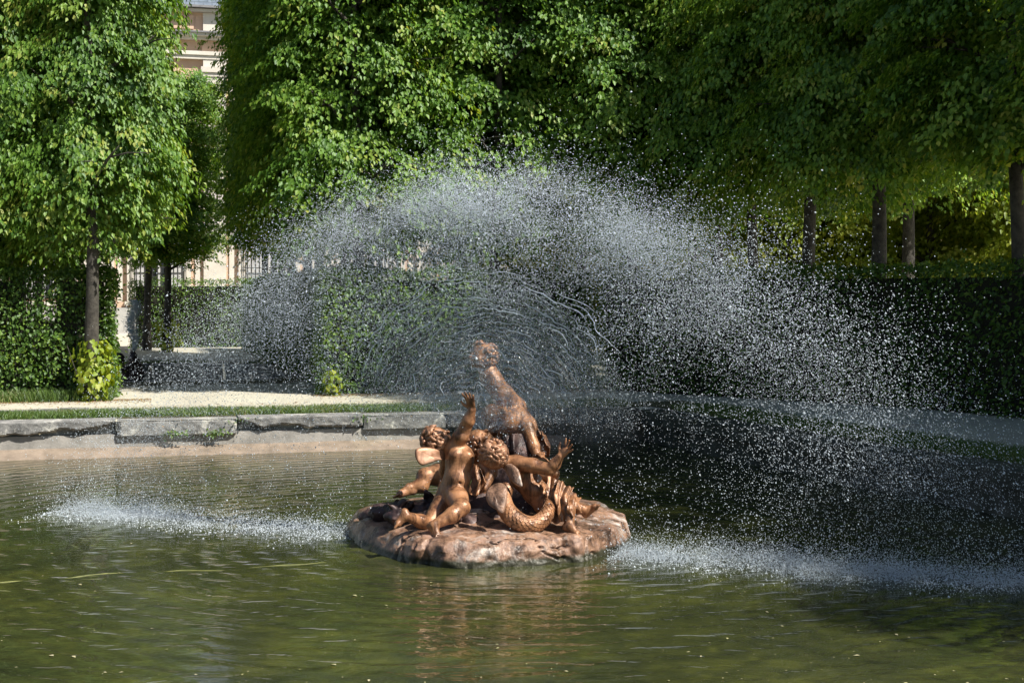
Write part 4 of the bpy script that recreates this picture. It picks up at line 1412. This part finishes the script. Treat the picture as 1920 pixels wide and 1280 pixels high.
plate("wing", fa, [P(838, 848, 12.18), P(820, 841, 12.12), P(795, 838, 12.06), P(779, 843, 12.02), P(780, 860, 12.00), P(790, 872, 12.00), P(806, 868, 12.04), P(825, 862, 12.10), P(839, 861, 12.18)], .035, M['bronze_hair'], (-.25, -.95, .15), .012, 0)

# putto with outstretched arm (right), seen from behind its head
HB_F, HB_U = np.array((-.62, .45, .28)), np.array((.15, -.55, .82))
def figB(S):
    che, bel, pel = P(982, 893, 12.22), P(1002, 920, 12.22), P(1022, 940, 12.2)
    S.ell(che, (.115, .10, .115), None, .04)
    S.cap(che, bel, .11, .10, .05); S.cap(bel, pel, .10, .11, .05)
    S.ell(P(975, 886, 12.14), (.05, .04, .05), None, .03)
    S.ell(P(1003, 918, 12.13), (.07, .05, .06), None, .03)
    sh, el, wr = P(968, 868, 12.1), P(1031, 880, 11.98), P(1050, 856, 11.94)
    S.cap(P(975, 880, 12.2), sh, .08, .07, .04)
    S.chain([sh, (sh + el) / 2 + [0, -.01, .008], el], [.068, .062, .05], .025)
    S.chain([el, el * .6 + wr * .4 + [.006, 0, 0], wr], [.052, .05, .033], .02)
    hand(S, wr, P(1070, 832, 11.9) - wr, (-.35, -.75, .55), (-.9, 0, .4), 1.2, .15, .8)
    # far arm reaching down to the fish
    s2, e2, w2 = P(990, 876, 12.32), P(1035, 900, 12.35), P(1042, 888, 12.25)
    S.chain([s2, e2, w2], [.06, .046, .035], .025)
    hc = P(922, 851, 12.04)
    S.cap(P(968, 874, 12.15), P(940, 862, 12.08), .065, .058, .03)
    head(S, hc, HB_F, HB_U, .118)
    # legs
    k1, a1 = P(1066, 946, 11.95), P(1098, 956, 11.98)
    S.chain([pel, (pel + k1) / 2 + [0, -.02, .01], k1], [.098, .085, .066], .03)
    S.chain([k1, a1], [.062, .037], .025)
    foot(S, a1, P(1117, 941, 11.95) - a1, (.5, -.2, -.6), .95)
    k2, a2 = P(1066, 956, 11.86), P(1068, 984, 11.8)
    S.chain([pel + [0, -.04, -.03], k2], [.09, .062], .03)
    S.chain([k2, a2], [.058, .037], .025)
    foot(S, a2, P(1096, 1000, 11.74) - a2, (-.2, -.1, -.95), 1.0)
fb = sdf_part("putto_figure", figB, (-0.32, 11.55, 0.12), (0.82, 12.6, 1.12), 0.0062, M['bronze'], "curly headed putto with arm stretched out to the right")
hair("hair", fb, P(922, 851, 12.04), HB_F, HB_U, .118, 5, 120)
plate("wing", fb, [P(945, 874, 12.06), P(958, 869, 12.02), P(972, 880, 11.98), P(977, 896, 11.95), P(979, 912, 11.93), P(966, 908, 11.96), P(953, 893, 12.02)], .03, M['bronze_rock'], (-.1, -.95, .25), .01, 0)
plate("wing", fb, [P(999, 886, 12.1), P(1012, 890, 12.05), P(1016, 898, 12.03), P(1009, 906, 12.03), P(1001, 898, 12.08)], .025, M['bronze_rock'], (.2, -.95, .2), .006, 0)

# reclining putto behind, face thrown up under the jet
HC_F, HC_U = np.array((.42, -.30, .86)), np.array((-.85, -.1, .35))
def figC(S):
    pel, che = P(850, 890, 12.78), P(886, 868, 12.75)
    S.ell(pel, (.12, .11, .11), None, .04); S.cap(pel, che, .11, .12, .05)
    S.ell(che, (.12, .11, .12), None, .04)
    hc = P(899, 826, 12.5)
    S.cap(che, P(897, 842, 12.56), .075, .06, .03)
    head(S, hc, HC_F, HC_U, .115)
    k1, a1 = P(797, 893, 12.66), P(768, 914, 12.58)
    S.chain([pel, (pel + k1) / 2 + [0, 0, .01], k1], [.11, .10, .075], .03)
    S.chain([P(797, 893, 12.66), P(790, 910, 12.62), a1], [.075, .064, .04], .025)
    foot(S, a1, P(732, 922, 12.5) - a1, (-.1, -.4, -.9), 1.15)
    k2 = P(838, 915, 12.55); a2 = P(822, 945, 12.45)
    S.chain([pel, k2, a2], [.10, .075, .045], .03)
    # arm towards the middle
    S.chain([P(897, 862, 12.7), P(922, 885, 12.55), P(908, 915, 12.4)], [.062, .05, .036], .025)
    hand(S, P(908, 915, 12.4), (-.3, -.2, -.9), (0, -1, 0), (-1, 0, 0), .95)
fc = sdf_part("putto_figure", figC, (-1.22, 12.25, 0.2), (-0.05, 13.0, 1.15), 0.0085, M['bronze'], "reclining putto behind, face turned up to the spouting water")
hair("hair", fc, P(899, 826, 12.5), HC_F, HC_U, .108, 8, 34)

# upper putto rising behind the water sheet
HD_F, HD_U = np.array((-.72, -.45, .12)), np.array((-.1, 0, .98))
def figD(S):
    pel, bel, che = P(982, 800, 12.98), P(962, 772, 12.95), P(944, 742, 12.92)
    S.ell(pel, (.115, .11, .11), None, .04); S.cap(pel, bel, .105, .092, .05); S.cap(bel, che, .092, .098, .05)
    S.ell(P(926, 718, 12.86), (.088, .082, .085), None, .05)
    S.cap(che, P(919, 706, 12.9), .092, .085, .05); S.cap(P(919, 706, 12.9), P(908, 680, 12.9), .084, .078, .045)
    head(S, P(905, 668, 12.88), HD_F, HD_U, .128)
    S.chain([P(950, 735, 12.98), P(974, 758, 13.0), P(986, 785, 12.96)], [.055, .05, .042], .03)
    kn = P(922, 778, 12.68)
    S.chain([pel, (pel + kn) / 2, kn], [.11, .105, .098], .03)
    S.chain([kn, P(928, 812, 12.8), P(945, 850, 12.85)], [.09, .06, .045], .025)
    # supporting limb with hand on the right
    S.chain([P(972, 778, 12.88), P(988, 800, 12.8), P(1001, 836, 12.72), P(1006, 852, 12.68)], [.075, .062, .05, .038], .025)
    hand(S, P(1006, 852, 12.68), (.8, -.3, -.35), (-.2, -.3, -.9), (0, -1, .2), 1.1, .3)
    S.chain([P(985, 806, 13.0), P(975, 850, 12.95), P(970, 890, 12.9)], [.10, .075, .05], .03)
fd = sdf_part("putto_figure", figD, (-0.5, 12.4, 0.55), (0.45, 13.35, 2.0), 0.0095, M['bronze'], "upper putto leaning left, veiled by the sheet of water")

hair("hair", fd, P(905, 668, 12.88), HD_F, HD_U, .122, 12, 46)


def cloth(name, parent, rows, thick, mat, waves, amp, label=None):
    """draped sheet through a grid of control points, rows of equal length, with running folds"""
    C = np.array(rows); a, b = C.shape[:2]; nu, nv = 48, 40
    u = np.linspace(0, a - 1, nu); v = np.linspace(0, b - 1, nv)
    def interp(ax, t, arr):
        i = np.clip(np.floor(t).astype(int), 0, arr.shape[ax] - 2); f = t - i; f = f * f * (3 - 2 * f)
        sh = [1] * arr.ndim; sh[ax] = len(t); f = f.reshape(sh)
        return np.take(arr, i, ax) * (1 - f) + np.take(arr, i + 1, ax) * f
    G = interp(1, v, interp(0, u, C))
    du = np.gradient(G, axis=0); dv = np.gradient(G, axis=1)
    n = nrm(np.cross(du, dv))
    uu, vv = np.meshgrid(np.linspace(0, 1, nu), np.linspace(0, 1, nv), indexing='ij')
    w = amp * np.sin(waves * 2 * math.pi * vv + 2.0 * np.sin(uu * 4)) * (0.4 + 0.8 * uu) + 0.5 * amp * np.sin(waves * 4.4 * math.pi * vv + uu * 5)
    G = G + n * w[..., None]
    A_ = (G + n * thick / 2).reshape(-1, 3); B_ = (G - n * thick / 2).reshape(-1, 3)
    V = np.concatenate([A_, B_]); K = nu * nv
    f = []
    for i in range(nu - 1):
        for j in range(nv - 1):
            q = (i * nv + j, i * nv + j + 1, (i + 1) * nv + j + 1, (i + 1) * nv + j)
            f.append(q); f.append(tuple(K + k for k in reversed(q)))
    bd = [(0, j) for j in range(nv)] + [(i, nv - 1) for i in range(1, nu)] + [(nu - 1, j) for j in range(nv - 2, -1, -1)] + [(i, 0) for i in range(nu - 2, 0, -1)]
    bd = [i * nv + j for i, j in bd]
    for k in range(len(bd)):
        p, q = bd[k], bd[(k + 1) % len(bd)]
        f.append((q, p, K + p, K + q))
    o = link(name, np_mesh(name, V, np.array(f), True), mat, parent)
    if label: o["label"] = label
    return o

cloth("drapery", fb, [[P(1030, 892, 12.1), P(1050, 902, 12.0), P(1072, 915, 11.96), P(1086, 936, 11.95)],
                      [P(1028, 918, 12.0), P(1046, 926, 11.9), P(1066, 934, 11.86), P(1084, 945, 11.88)],
                      [P(1034, 945, 11.95), P(1050, 950, 11.84), P(1068, 952, 11.8), P(1088, 956, 11.86)],
                      [P(1038, 976, 11.98), P(1052, 978, 11.86), P(1066, 966, 11.80), P(1094, 966, 11.9)]], .014, M['bronze'], 3.4, .026, "ruffled drapery over the right putto's leg")
cloth("drapery", fd, [[P(998, 795, 13.0), P(1012, 808, 12.95), P(1022, 815, 12.92)], [P(1004, 820, 13.0), P(1022, 830, 12.93), P(1032, 838, 12.92)],
                      [P(1004, 850, 12.98), P(1020, 855, 12.92), P(1030, 858, 12.92)]], .02, M['bronze'], 1.2, .02)
cloth("drapery", fc, [[P(884, 868, 12.5), P(894, 872, 12.42), P(902, 880, 12.4)], [P(890, 895, 12.44), P(900, 900, 12.36), P(912, 905, 12.36)],
                      [P(880, 925, 12.4), P(890, 930, 12.32), P(902, 925, 12.34)]], .016, M['bronze'], 2.2, .016)
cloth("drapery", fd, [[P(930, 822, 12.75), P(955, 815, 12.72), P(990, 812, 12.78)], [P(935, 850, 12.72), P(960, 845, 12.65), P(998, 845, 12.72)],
                      [P(940, 885, 12.75), P(962, 885, 12.68), P(1000, 880, 12.75)]], .02, M['bronze_dark'], 1.6, .025)

# scaly fish tail and its fin
fish = [P(1030, 932, 12.05), P(1030, 950, 11.9), P(1022, 968, 11.82), P(1004, 982, 11.78), P(982, 982, 11.78), P(962, 970, 11.82), P(948, 952, 11.9), P(944, 932, 12.0), P(950, 915, 12.1)]
frad = [.040, .050, .058, .066, .072, .072, .068, .060, .050]
def spline(pts, m_):
    pts = np.array(pts); n = len(pts); out = []
    for i in range(n - 1):
        a, b, c, d = pts[max(i - 1, 0)], pts[i], pts[i + 1], pts[min(i + 2, n - 1)]
        for t in np.linspace(0, 1, m_, endpoint=False):
            out.append(0.5 * ((2 * b) + (-a + c) * t + (2 * a - 5 * b + 4 * c - d) * t * t + (-a + 3 * b - 3 * c + d) * t ** 3))
    out.append(pts[-1]); return np.array(out)
sp = spline(fish, 6); sr = np.interp(np.linspace(0, 1, len(sp)), np.linspace(0, 1, len(frad)), frad)
mb = MB(); mb.tube(sp, sr, 20)
ft = mb.build("fish_tail", M['bronze'], sculpt, True)
ft["label"] = "curling scaly fish tail between the two front putti"
# scales laid on the tail
mb = MB()
for i in range(1, len(sp) - 1):
    t = nrm(sp[i + 1] - sp[i - 1]); a = nrm(np.cross(t, (0.2, 1, 0.1))); b_ = np.cross(t, a)
    ns = 11
    for k in range(ns):
        an = 2 * math.pi * (k + 0.5 * (i % 2)) / ns
        n_ = a * math.cos(an) + b_ * math.sin(an); s_ = np.cross(t, n_)
        c0 = sp[i] + n_ * (sr[i] + .002)
        w = sr[i] * math.pi / ns * 1.05; l = .036
        prof = [(-.4, .9), (.2, 1.0), (.65, .7), (.9, .0), (.65, -.7), (.2, -1.0), (-.4, -.9)]
        top = [c0 + t * x * l + s_ * y * w + n_ * (.007 if x > 0.5 else .004 if x > 0 else -.004) * (1 - .3 * abs(y)) for x, y in prof]
        mb.poly(top)
        low = [p - n_ * .008 for p in top]
        for j in range(len(top)):
            j2 = (j + 1) % len(top); mb.poly([top[j], low[j], low[j2], top[j2]])
mb.build("scales", M['bronze'], ft)["kind"] = "stuff"
plate("fin", ft, [P(924, 908, 11.87), P(940, 905, 11.83), P(951, 915, 11.77), P(950, 940, 11.71), P(943, 962, 11.67), P(930, 955, 11.69), P(916, 945, 11.75), P(911, 930, 11.79), P(914, 917, 11.83)], .045, M['bronze_rock'], (-.15, -.98, .1), .02, 0)
plate("fin", ft, [P(1034, 958, 11.95), P(1046, 966, 11.9), P(1050, 978, 11.86), P(1042, 982, 11.86), P(1034, 974, 11.9)], .022, M['bronze'], (.1, -.95, .2), .008, 0)

# ------------------------------------------------------------------ second fountain seen through the opening
st2 = empty("fountain_statue", (*at(232, 32.0), 0.0))
tag(st2, "small dark bronze putto statue with rock spout in the back pool", "statue")
def fig2(S):
    D = 32.0
    S.ell(P(222, 674, D), (.15, .14, .16), None, .04)
    S.cap(P(222, 684, D), P(226, 692, D), .09, .09, .05)
    S.chain([P(222, 690, D), P(232, 700, D), P(240, 715, D)], [.16, .17, .16], .06)
    S.chain([P(226, 692, D - .1), P(240, 690, D - .15), P(250, 684, D - .15)], [.07, .06, .045], .03)
    S.chain([P(215, 700, D), P(206, 712, D), P(212, 722, D - .1)], [.08, .07, .06], .03)
    S.chain([P(236, 718, D - .1), P(255, 716, D - .25), P(262, 724, D - .25)], [.10, .08, .06], .03)
    S.ell(P(235, 728, D), (.55, .4, .16), None, .05)
sdf_part("putto_figure", fig2, (-9.8, 31.4, -0.2), (-7.9, 32.6, 1.3), 0.022, M['bronze_dark'], None, (6.0, 0.02, 2), st2)
def rock2(S):
    D = 32.0
    for px, py, r in ((252, 690, .15), (250, 676, .12), (251, 664, .08), (258, 684, .10), (245, 684, .09), (256, 700, .17), (249, 712, .2)):
        S.ell(P(px, py, D), (r, r, r), None, .04)
    for px, py in ((243, 672), (262, 674), (240, 682), (265, 684), (246, 662), (257, 664)):
        S.cap(P(252, py + 10, D), P(px, py, D - .05), .05, .012, .03)
sdf_part("spout_rock", rock2, (-9.1, 31.4, -0.2), (-7.9, 32.5, 1.15), 0.02, M['bronze_dark'], None, (9.0, 0.06, 4), st2)


# ------------------------------------------------------------------ water: drops, ligaments, sheet
OCT_V = np.array([(1, 0, 0), (-1, 0, 0), (0, 1, 0), (0, -1, 0), (0, 0, 1), (0, 0, -1)], float)
OCT_F = np.array([(0, 2, 4), (2, 1, 4), (1, 3, 4), (3, 0, 4), (2, 0, 5), (1, 2, 5), (3, 1, 5), (0, 3, 5)])
TET_V = np.array([(1, 1, 1), (1, -1, -1), (-1, 1, -1), (-1, -1, 1)], float) * 0.8
TET_F = np.array([(0, 1, 2), (0, 3, 1), (0, 2, 3), (1, 3, 2)])
def drops(name, pos, rad, stretch=None, tet=False):
    n = len(pos)
    BV, BF = (TET_V, TET_F) if tet else (OCT_V, OCT_F)
    V = BV[None] * rad[:, None, None]
    if stretch is not None:
        sdir = nrm(stretch)
        k = (V @ sdir[:, :, None])
        V = V + sdir[:, None, :] * k * 0.55
    V = (V + pos[:, None, :]).reshape(-1, 3)
    T = (BF[None] + len(BV) * np.arange(n)[:, None, None]).reshape(-1, 3)
    o = link(name, np_mesh(name, V, T, True), M['drop'])
    tag(o, kind="stuff")
    return o

NOZ = P(910, 812, 12.5)
E = np.array((0.915, -0.403, 0)); EN = np.array((0.403, 0.915, 0))
G = 9.81
def fan(n, seed, vlo, vhi, t0, t1, spread, ang):
    r = np.random.default_rng(seed)
    th = np.radians(np.clip(r.normal(ang[0], ang[1], n), -8, 188))
    v = np.clip(r.normal(vlo, vhi, n), 4.6, 7.9) * (0.90 + 0.10 * np.sin(np.clip(th, 0, math.pi)))
    t = r.uniform(t0, t1, n)
    a = v * np.cos(th); w = v * np.sin(th)
    s = a * t * (1 - 0.06 * t); z = w * t - 0.5 * G * t * t
    lat = r.normal(0, 1, n) * (0.02 + spread * t)
    pos = NOZ + E * s[:, None] + EN * lat[:, None] + np.array((0, 0, 1.0)) * z[:, None]
    vel = E * a[:, None] + np.array((0, 0, 1.0)) * (w - G * t)[:, None]
    clump = fbm(np.stack([s * 1.7 + 3.7, z * 2.0, lat], -1), seed + 40)
    keep = (pos[:, 2] > 0.01) & ((clump > r.uniform(-0.62, 0.38, n)))
    return pos[keep], vel[keep], t[keep]
def fans(spec):
    out = [fan(*a) for a in spec]
    return np.concatenate([o[0] for o in out]), np.concatenate([o[1] for o in out])
p, v = fans(((70000, 1, 6.35, 0.40, 0.20, 1.42, 0.16, (86, 44)), (30000, 2, 6.85, 0.42, 0.3, 1.55, 0.20, (42, 17)), (13000, 3, 6.6, 0.38, 0.3, 1.5, 0.17, (141, 13))))
drops("water_spray", p, np.exp(np.random.default_rng(2).normal(math.log(0.0026), 0.40, len(p))), v)
p, v = fans(((170000, 4, 6.35, 0.34, 0.235, 1.25, 0.11, (90, 38)), (110000, 8, 6.5, 0.22, 0.42, 0.84, 0.12, (94, 21)), (24000, 6, 6.75, 0.34, 0.3, 1.4, 0.14, (42, 17)), (20000, 7, 6.5, 0.32, 0.3, 1.4, 0.14, (140, 14))))
drops("water_mist", p, np.exp(np.random.default_rng(3).normal(math.log(0.0018), 0.28, len(p))), v, True)

# splash lines where the fan falls back into the pool
def splash(n, seed, s_lo, s_hi, dens):
    r = np.random.default_rng(seed)
    s = np.interp(r.random(n), np.linspace(0, 1, len(dens)), np.linspace(s_lo, s_hi, len(dens)))
    lat = r.normal(0, 1, n) * 0.19 + 0.12 * vnoise(np.stack([s * 2, 0 * s, 0 * s], -1), seed)
    kp = vnoise(np.stack([s * 3.1, lat * 5, 0 * s], -1), seed + 2) > r.uniform(-0.7, 0.5, n)
    s, lat = s[kp], lat[kp]; n = len(s)
    z = r.exponential(0.055, n) * (0.5 + 1.2 * r.random(n))
    base = np.array((NOZ[0], NOZ[1], 0)); base[2] = 0.006
    return base + E * s[:, None] + EN * lat[:, None] + np.array((0, 0, 1.0)) * z[:, None]
r5 = np.random.default_rng(5)
fo = np.concatenate([splash(7000, 51, -4.8, -1.2, [0, 1]), splash(14000, 52, 1.2, 6.3, [0, 1])])
fo = fo + EN * np.random.default_rng(53).normal(0, 0.22, len(fo))[:, None]
fo[:, 2] = 0.001
drops("foam_bubbles", fo, np.exp(r5.normal(math.log(0.0032), 0.45, len(fo))), None)
sp_ = np.concatenate([splash(22000, 21, -4.75, -1.25, [0, .25, .5, .75, 1]), splash(26000, 22, -4.7, -3.4, [0, 1]),
                      splash(85000, 23, 1.25, 6.3, [0, 1])])
drops("splash_drops", sp_, np.exp(r5.normal(math.log(0.0021), 0.45, len(sp_))), None, True)

# strands of water between the sheet and the drops: broken arcs of equal flight time
def tubes_np(paths, rads, sides=5):
    Vs, Qs, off = [], [], 0
    for pts, rd in zip(paths, rads):
        t = nrm(np.gradient(pts, axis=0)); a = nrm(np.cross(t, EN + 1e-3)); b = np.cross(t, a)
        an = np.arange(sides) * 2 * math.pi / sides
        V = pts[:, None] + rd[:, None, None] * (a[:, None] * np.cos(an)[None, :, None] + b[:, None] * np.sin(an)[None, :, None])
        n = len(pts); Vs.append(V.reshape(-1, 3))
        i = np.arange(n - 1)[:, None]; k = np.arange(sides)[None]
        k2 = (k + 1) % sides
        Qs.append(np.stack([off + i * sides + k, off + i * sides + k2, off + (i + 1) * sides + k2, off + (i + 1) * sides + k], -1).reshape(-1, 4))
        off += n * sides
    return np.concatenate(Vs), np.concatenate(Qs)

def fan_point(th, tt, v0=6.4, lat=0):
    v = v0 * (0.84 + 0.16 * np.sin(np.clip(th, 0, math.pi)))
    s = v * np.cos(th) * tt; z = v * np.sin(th) * tt - 0.5 * G * tt * tt
    return NOZ + E * s[:, None] + EN * np.asarray(lat)[:, None] + np.array((0, 0, 1.0)) * z[:, None]
RIB = 0.0096
rl = np.random.default_rng(31)
paths, rads = [], []
for i in range(25):
    tt = 0.05 + RIB * i + rl.normal(0, 0.0012)
    th0 = rl.uniform(24, 42) + 0.6 * i
    while th0 < 156 - 0.6 * i:
        ln = rl.uniform(6, 24)
        th1 = min(th0 + ln, 160 - 0.6 * i)
        m_ = max(8, int((th1 - th0) * 1.6))
        th = np.radians(np.linspace(th0, th1, m_))
        wob = 0.009 * vnoise(np.stack([th * 7, 0 * th + i * 0.3, 0 * th], -1), 3) + 0.0032 * vnoise(np.stack([th * 26, 0 * th + i * 5.1, 0 * th], -1), 4)
        lat = 0.03 * vnoise(np.stack([th * 6, 0 * th + i, 0 * th + 7], -1), 5)
        pts_ = fan_point(th, tt + wob, 6.4, lat)
        fade = np.sin(np.linspace(0.05, 0.95, m_) * math.pi) ** 0.5
        bead = 0.7 + 0.6 * np.abs(vnoise(np.stack([th * 60, 0 * th + i, 0 * th], -1), 6))
        paths.append(pts_); cen = np.clip(1.2 - np.abs((th0 + th1) / 2 - 90) / 80, 0.35, 1)
        rads.append((0.0016 + 0.0062 * cen * rl.random() ** 1.6) * fade ** 1.4 * bead)
        th0 = th1 + rl.uniform(-4, 10)
# short links between neighbouring arcs
for i in range(150):
    th = np.radians(rl.uniform(25, 155)); t0 = rl.uniform(0.10, 0.26)
    m_ = 6
    tt = t0 + np.linspace(0, rl.uniform(0.006, 0.02), m_)
    tha = th + np.cumsum(rl.normal(0, 0.012, m_))
    paths.append(fan_point(tha, tt, 6.4, np.zeros(m_))); rads.append(np.full(m_, 0.0013))
V, Q = tubes_np(paths, rads)
tag(link("water_strands", np_mesh("water_strands", V, Q, True), M['drop']), kind="stuff")

# thin sheet of water near the mouth of the jet
nt_, na_ = 150, 130
th = np.radians(np.linspace(3, 177, na_))
rows = []
for j in range(nt_):
    tt = 0.004 + 0.245 * j / (nt_ - 1)
    ii = (tt - 0.05) / RIB
    wob = 0.009 * vnoise(np.stack([th * 7, 0 * th + ii * 0.3, 0 * th], -1), 3)
    lat = 0.013 * np.sin(2 * math.pi * (tt - wob - 0.05) / RIB) * min(1, j / 40) + 0.03 * vnoise(np.stack([th * 6, 0 * th + ii * 0.5, 0 * th + 7], -1), 5)
    rows.append(fan_point(th, np.full(na_, tt) * (1 + 0.05 * vnoise(np.stack([th * 7, 0 * th, 0 * th], -1), 45)), 6.4, lat))
Gd = np.stack(rows)
A_ = (Gd + EN * 0.003).reshape(-1, 3); B_ = (Gd - EN * 0.003).reshape(-1, 3); K = nt_ * na_
q = np.array([(j * na_ + k, j * na_ + k + 1, (j + 1) * na_ + k + 1, (j + 1) * na_ + k) for j in range(nt_ - 1) for k in range(na_ - 1)])
jj, kk = np.divmod(np.arange(len(q)), na_ - 1)
qf = np.clip(1.25 * (1 - (jj / (nt_ - 2)) ** 2), 0, 1) * np.clip(np.minimum(kk, na_ - 2 - kk) / 22.0, 0, 1)
tag(link("water_sheet", np_mesh("water_sheet", np.concatenate([A_, B_]), np.concatenate([q, K + q[:, ::-1]]), True, np.concatenate([qf, qf])), M['film']), kind="stuff")
# fine drops riding on the sheet
r9 = np.random.default_rng(91)
n = 20000
th = np.radians(r9.uniform(15, 165, n)); tt = 0.015 + 0.24 * r9.random(n) ** 0.65
drops("sheet_drops", fan_point(th, tt, 6.4, r9.normal(0, 0.02, n)), r9.uniform(0.0012, 0.0032, n), None, True)

# jet of the back fountain
r11 = np.random.default_rng(17)
n = 4600
h = r11.beta(1.1, 1.0, n)
z = 0.90 + 1.15 * h
wd = 0.035 + 0.15 * np.sin(np.clip(h, 0, 1) * 2.6) * (0.5 + 0.5 * r11.random(n))
bx, by = at(250, 32.0)
wob = 0.05 * np.sin(h * 9)
pj = np.stack([bx + wob + r11.normal(0, 0.5, n) * wd, by + r11.normal(0, 0.5, n) * wd, z], -1)
drops("back_jet", pj, r11.uniform(0.004, 0.009, n), np.tile((0, 0, 1.0), (n, 1)))

# ------------------------------------------------------------------ floating things
hose = MB()
pts_ = []
for i in range(40):
    s = i / 39
    px = -60 + 680 * s; py = 1094 - 39 * s ** 0.9 + 2.0 * math.sin(s * 11) + 1.2 * math.sin(s * 29)
    d = F * CAMZ / (py - HORIZON)
    pts_.append(((px - 960) * d / F, d, -0.004 + 0.004 * math.sin(s * 23)))
hose.tube(pts_, [0.007 + 0.002 * math.sin(i * 1.7) for i in range(40)], 6)
M['hose'] = simple_noise_mat("algae_hose", (0.07, 0.085, 0.02), (0.20, 0.21, 0.06), 8.0, 0.5, 40.0, 0.4)
tag(hose.build("water_hose", M['hose'], None, True), "thin yellow-green hose lying along the water surface at lower left", "hose")
rf_ = np.random.default_rng(77)
n = 1300
xs, ys = rf_.uniform(-4, 3.6, n), 7.6 + 11 * rf_.random(n) ** 1.6
pos = np.stack([xs, ys, np.full(n, 0.006)], -1)
inr = np.hypot(xs + 0.2, ys - 12.75) > 1.9
pos = pos[inr]; n = len(pos)
an = rf_.uniform(0, 6.28, n)
V, T = leaf_arrays(pos, np.stack([np.cos(an), np.sin(an), 0 * an], -1), np.tile((0, 0, 1.0), (n, 1)) + rf_.normal(0, .05, (n, 3)), np.exp(rf_.normal(math.log(0.009), 0.65, n)), 0.28, 0.05)
tag(link("floating_leaves", np_mesh("floating_leaves", V, T, False, np.repeat(rf_.random(n), 2)), M['floating_leaf']), kind="stuff")
